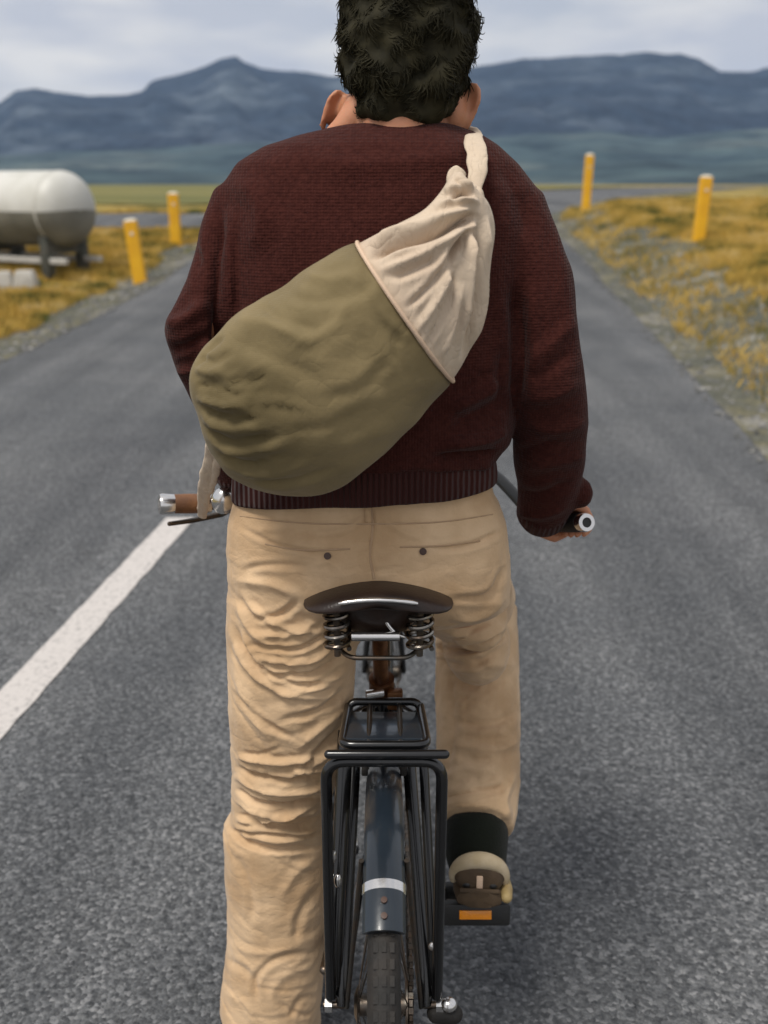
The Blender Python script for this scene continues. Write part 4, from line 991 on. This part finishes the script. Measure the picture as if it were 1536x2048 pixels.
# shoes
def shoe(heel, dirv, name='shoe', sc=1.0, nose=0):
    """heel: back of heel at sole level; dirv: forward direction"""
    f = dirv.normalized(); side = Vector((f.y, -f.x, 0)).normalized(); up = side.cross(f)
    if up.z < 0: up = -up
    e = empty(name, heel); e.parent = person; e.matrix_parent_inverse = world_of(person).inverted()
    def sec(t, hw, h0, h1, p=2.4, n=24):
        c = heel+f*t*sc; r = []
        for j in range(n):
            a = 2*math.pi*j/n; cc, ss = math.cos(a), math.sin(a)
            x = hw*math.copysign(abs(cc)**(2/p), cc); y = (h0+h1)/2+(h1-h0)/2*math.copysign(abs(ss)**(2/p), ss)
            if y > (h0+h1)/2: x *= 1-.25*((y-(h0+h1)/2)/((h1-h0)/2+1e-6))
            r.append(c+side*x*sc+up*y*sc)
        return r
    up_ = [(.004,.030,.018,.062),(.010,.041,.016,.072),(.03,.047,.016,.080),(.06,.045,.02,.086),(.10,.042,.02,.088),(.15,.045,.02,.074),(.20,.049,.02,.060),(.245,.046,.02,.05),(.27,.034,.02,.042),(.282,.016,.022,.036)]
    m = MB(); m.loft([sec(*q) for q in up_]); link('upper', subdiv(m.mesh('upper'), 1), M['shoe_brown'], e)
    arc = [heel+f*(.016+.014*math.cos(t)**2)*sc+side*.044*math.cos(t)*sc+up*(.030+.046*max(0, math.sin(t)))*sc for t in np.linspace(-.1, math.pi+.1, 15)]
    m = MB(); m.tube(arc, [.007]+[.010+.005*math.sin(math.pi*k/12) for k in range(13)]+[.007], 16, flat=1, round_=True)
    ct = link('heel_counter', subdiv(m.mesh('heel_counter'), 1), M['shoe_cream'], e)
    m = MB(); m.box(heel+f*.004+up*.040, .011, .006, .030, Matrix((side, f, up)).transposed()); m.build('heel_seam', M['cream_edge'], ct, bevel=.002)
    so = [(-.006,.024,0,.030),(.000,.038,0,.030),(.03,.044,0,.030),(.08,.043,0,.028),(.13,.044,0,.026),(.19,.052,0,.026),(.245,.050,0,.026),(.275,.038,.0,.027),(.292,.016,.004,.026)]
    m = MB(); m.loft([sec(*q, p=4) for q in so]); m.build('sole', M['shoe_brown'], e, sharp=30)
    m = MB(); m.tube([heel+f*t*sc+side*.046*sc+up*.016 for t in (.005,.03,.06)], [.010,.012,.008], 12, round_=True); m.build('sole_flare', M['sole'], e)
    m = MB(); m.tube([heel+f*(-.002)+side*x*sc+up*.03 for x in np.linspace(-.033,.033,9)], .004, 8); m.build('sole_rand', M['shoe_brown'], e)
    # darker ankle padding pieces
    for s in (-1, 1):
        m = MB(); m.ellipsoid(heel+f*.020+side*s*.022+up*.036, .014, .018, .011, 14, 8); m.build('heel_patch', M['dark_plastic'], e)
shoe(P(958, 1812, 1.405), Vector((.02,.28,-.03)), sc=1.02)
shoe(Vector((-.185,1.385,.002)), Vector((-.10,.28,0)))

# ================================================================== BAG
bag = empty('sling_bag', P(680,740,1.27)); tag(bag, 'olive and cream canvas sling bag worn diagonally across the maroon sweater', 'bag')
pairs = [((386,800),(408,850),.012),((384,765),(422,885),.026),((387,728),(445,922),.040),((400,700),(480,957),.052),((425,668),(545,982),.062),((465,632),(620,990),.072),((520,598),(695,956),.080),((574,568),(765,906),.084),((620,530),(822,852),.084),((670,502),(866,804),.082),((715,486),(905,757),.079),
         ((760,463),(935,710),.073),((810,438),(958,662),.066),((850,416),(974,600),.058),((880,385),(980,540),.048),((896,358),(988,462),.037),((908,345),(976,408),.028),((922,340),(955,392),.018)]
YB = 1.275
def bag_ring(u, l, d, n=56, grow=0):
    a = P(*u, YB-.018); b_ = P(*l, YB+.020); c = (a+b_)/2; h = (a-b_)/2; L_ = h.length+grow; hd = h.normalized()
    # deeper towards the viewer, flat against the back
    out = []
    # bottom-heavy: nearest point sits a little below the middle
    for j in range(n):
        t = 2*math.pi*j/n; cc, ss = math.cos(t), math.sin(t)
        dd = -(d*1.28+grow) if ss > 0 else (d*.55)
        out.append(c + hd*L_*cc + Vector((0,1,0))*abs(ss)**(1/1.15)*dd )
    return out
def interp_pairs(ps, k=4):
    arr = [np.array([*u, *l, d]) for u, l, d in ps]; c = catmull(arr, k); return [((q[0],q[1]),(q[2],q[3]),q[4]) for q in c]
ip = interp_pairs(pairs, 5); cut = 10*5
def outward(me):
    co = get_co(me); no = get_no(me); k = co[:,1] < np.percentile(co[:,1], 25)
    if no[k,1].mean() > 0: me.flip_normals()
    return me
low = MB(); low.loft([bag_ring(*q) for q in ip[:cut+1]]); lm = outward(subdiv(low.mesh('lower_bag'), 1))
upm = MB(); upm.loft([bag_ring(q[0], q[1], q[2]*.985, grow=-.0005) for q in ip[cut-1:]]); um = outward(subdiv(upm.mesh('upper_bag'), 2))
noise_disp(lm, 11, .005, 1); noise_disp(lm, 26, .0035, 9)
noise_disp(um, 14, .004, 1)
BL = [
 ([(392,770),(430,775),(480,790)], 6, -.006), ([(392,795),(440,808),(500,815)], 6, .007), ([(398,815),(450,835),(520,838)], 6, -.007), ([(405,840),(460,858),(540,850)], 6, .007),
 ([(415,865),(470,885),(560,868)], 6, -.007), ([(430,890),(490,905),(590,880)], 6, .006), ([(445,915),(500,930),(590,905)], 6, -.006), ([(470,940),(540,950),(640,915)], 7, .005), ([(500,960),(580,965),(680,930)], 6, -.005),
 ([(388,740),(420,745),(450,740)], 6, .005), ([(395,715),(430,722),(470,700)], 6, -.004),
 ([(560,580),(620,600),(700,590),(745,560)], 10, -.006), ([(600,545),(660,560),(720,545)], 10, .006), ([(745,560),(760,620),(820,680)], 9, .004), ([(720,510),(735,560),(720,600)], 9, -.005),
 ([(470,640),(540,650),(640,690)], 14, .005), ([(450,680),(540,710),(650,770)], 16, -.004), ([(700,640),(740,720),(760,800)], 18, -.004), ([(860,780),(800,800),(720,850)], 12, -.004), ([(800,860),(740,870),(660,900)], 12, .004),
]
BL += [([(389,735),(415,700),(450,672)], 5, -.004), ([(520,602),(560,640),(640,660)], 7, -.005), ([(700,600),(660,660),(560,700)], 9, .005), ([(790,700),(730,770),(640,800)], 9, -.005),
 ([(400,760),(470,765),(560,742)], 5, -.005), ([(430,820),(520,800),(620,810)], 5, .004), ([(560,860),(660,850),(760,800)], 7, -.005), ([(820,640),(790,690),(800,740)], 6, -.004)]
sculpt(lm, [(a, w, h*(1.2 if a[0][0] < 520 else .6)) for a, w, h in BL])
UL = [
 ([(735,520),(790,490),(860,470),(930,440),(958,428)], 8, -.014), ([(730,495),(800,465),(870,440),(940,415)], 9, .006),
 ([(750,545),(820,520),(900,480),(945,450)], 8, .006),
 ([(958,430),(950,520),(945,620),(925,730)], 6, -.012), ([(975,430),(970,520),(965,620),(940,715)], 5, .007), ([(940,450),(915,500),(900,560)], 9, -.012), ([(942,470),(935,560),(928,660)], 6, .006),
 ([(930,470),(870,560),(810,620)], 6, -.005), ([(925,490),(880,590),(830,670)], 7, .005), ([(925,520),(890,620),(850,700)], 6, -.005), ([(928,560),(905,650),(880,720)], 7, .005),
 ([(900,400),(920,385),(950,388)], 8, -.010), ([(870,420),(910,400),(960,405)], 7, .006), ([(905,360),(925,370),(940,392)], 5, -.004),
 ([(780,560),(830,540),(880,515)], 7, -.004),
]
sculpt(um, [(a, w, h*1.3) for a, w, h in UL])
lb = link('lower_bag', lm, M['olive'], bag); ub = link('upper_bag', um, M['cream'], bag)
# seam cord where the two cloths meet
fs = surf(um)
q = ip[cut]; rr = bag_ring(*q, n=80, grow=.001)
m = MB(); m.tube(rr+[rr[0]], .0026, 8, cap=False); m.build('seam_cord', M['cream_edge'], bag)
# piping along the upper edge of the cream part and knot
kc = P(945, 392, 1.315)
m = MB(); m.ellipsoid(kc, .016, .014, .012, 18, 12); m.ellipsoid(kc+Vector((-.008,-.004,.008)), .013, .012, .009); me = subdiv(m.mesh('knot'), 1); noise_disp(me, 60, .003, 2); link('knot', me, M['cream'], bag)
# strap up over the right shoulder
def strap(name, pts, w, th, mat, parent, face=(0,-1,0)):
    pts = [Vector(p) for p in catmull([tuple(p) for p in pts], 8)]; rings = []
    ws = w if hasattr(w, '__len__') else [w]*2
    for i, p in enumerate(pts):
        t = (pts[min(i+1,len(pts)-1)]-pts[max(i-1,0)]).normalized(); fr_ = Vector(face(i/(len(pts)-1)) if callable(face) else face); sd_ = t.cross(fr_).normalized(); nn = sd_.cross(t).normalized()
        ww = np.interp(i/(len(pts)-1), np.linspace(0,1,len(ws)), ws)/2
        sec = [(-1,-.35),(-.6,-1),(-.2,-.55),(.25,-1),(.65,-.6),(1,-.3),(1,.4),(.5,1),(-.5,1),(-1,.4)]
        rings.append([p+sd_*a*ww+nn*c_*th for a, c_ in sec])
    m = MB(); m.loft(rings); me = subdiv(m.mesh(name), 1); noise_disp(me, 50, .0025, 4); return link(name, me, mat, parent)
strap('shoulder_strap', [P(946,402,1.315), P(950,372,1.33), P(955,340,1.345), P(954,308,1.368), P(948,284,1.40), P(946,272,1.46), P(946,290,1.56), P(930,420,1.615)], [.018,.020,.026,.029,.028,.026,.026,.026], .005, M['cream'], bag,
      face=lambda t: (0,-math.cos(min(1,max(0,(t-.35)/.4))*math.pi), math.sin(min(1,max(0,(t-.35)/.4))*math.pi)))
strap('gathered_flap', [P(935,398,1.31), P(912,372,1.312), P(914,350,1.32), P(922,340,1.325)], [.016,.024,.024,.018], .005, M['cream'], bag)
# front run of the strap across the chest, then the tail hanging at the left hip
strap('chest_strap', [P(930,420,1.615), P(800,600,1.63), P(600,800,1.61), P(470,850,1.56), P(432,872,1.42), P(428,862,1.33)], .024, .003, M['cream'], bag, face=(0,1,.01))
strap('strap_tail', [P(430,868,1.34), P(424,905,1.36), P(416,950,1.40), P(408,990,1.45), P(404,1034,1.50)], [.020,.020,.024,.022,.016], .004, M['cream'], bag)
strap('strap_tail', [P(440,878,1.335), P(436,915,1.36), P(428,955,1.40), P(420,985,1.44)], [.014,.013,.012,.010], .004, M['cream'], bag)

# ------------------------------------------------------------------ air
HAZE = 0.65e-4
if HAZE:
    m = MB(); m.box((0, 2500, 245), 16000, 5600, 514); hz = m.build('haze', None, None, smooth=False)
    hmtl = bpy.data.materials.new('haze_air'); hmtl.use_nodes = True; n_ = hmtl.node_tree.nodes; 
    for k in list(n_): n_.remove(k)
    o_ = n_.new('ShaderNodeOutputMaterial'); v_ = n_.new('ShaderNodeVolumePrincipled'); v_.inputs['Color'].default_value = (.45,.66,1.0,1); v_.inputs['Density'].default_value = HAZE
    hmtl.node_tree.links.new(v_.outputs[0], o_.inputs['Volume']); hz.data.materials.append(hmtl); hz['kind'] = 'stuff'; hz['label'] = 'pale blue air between the road and the mountains'; hz['category'] = 'haze'
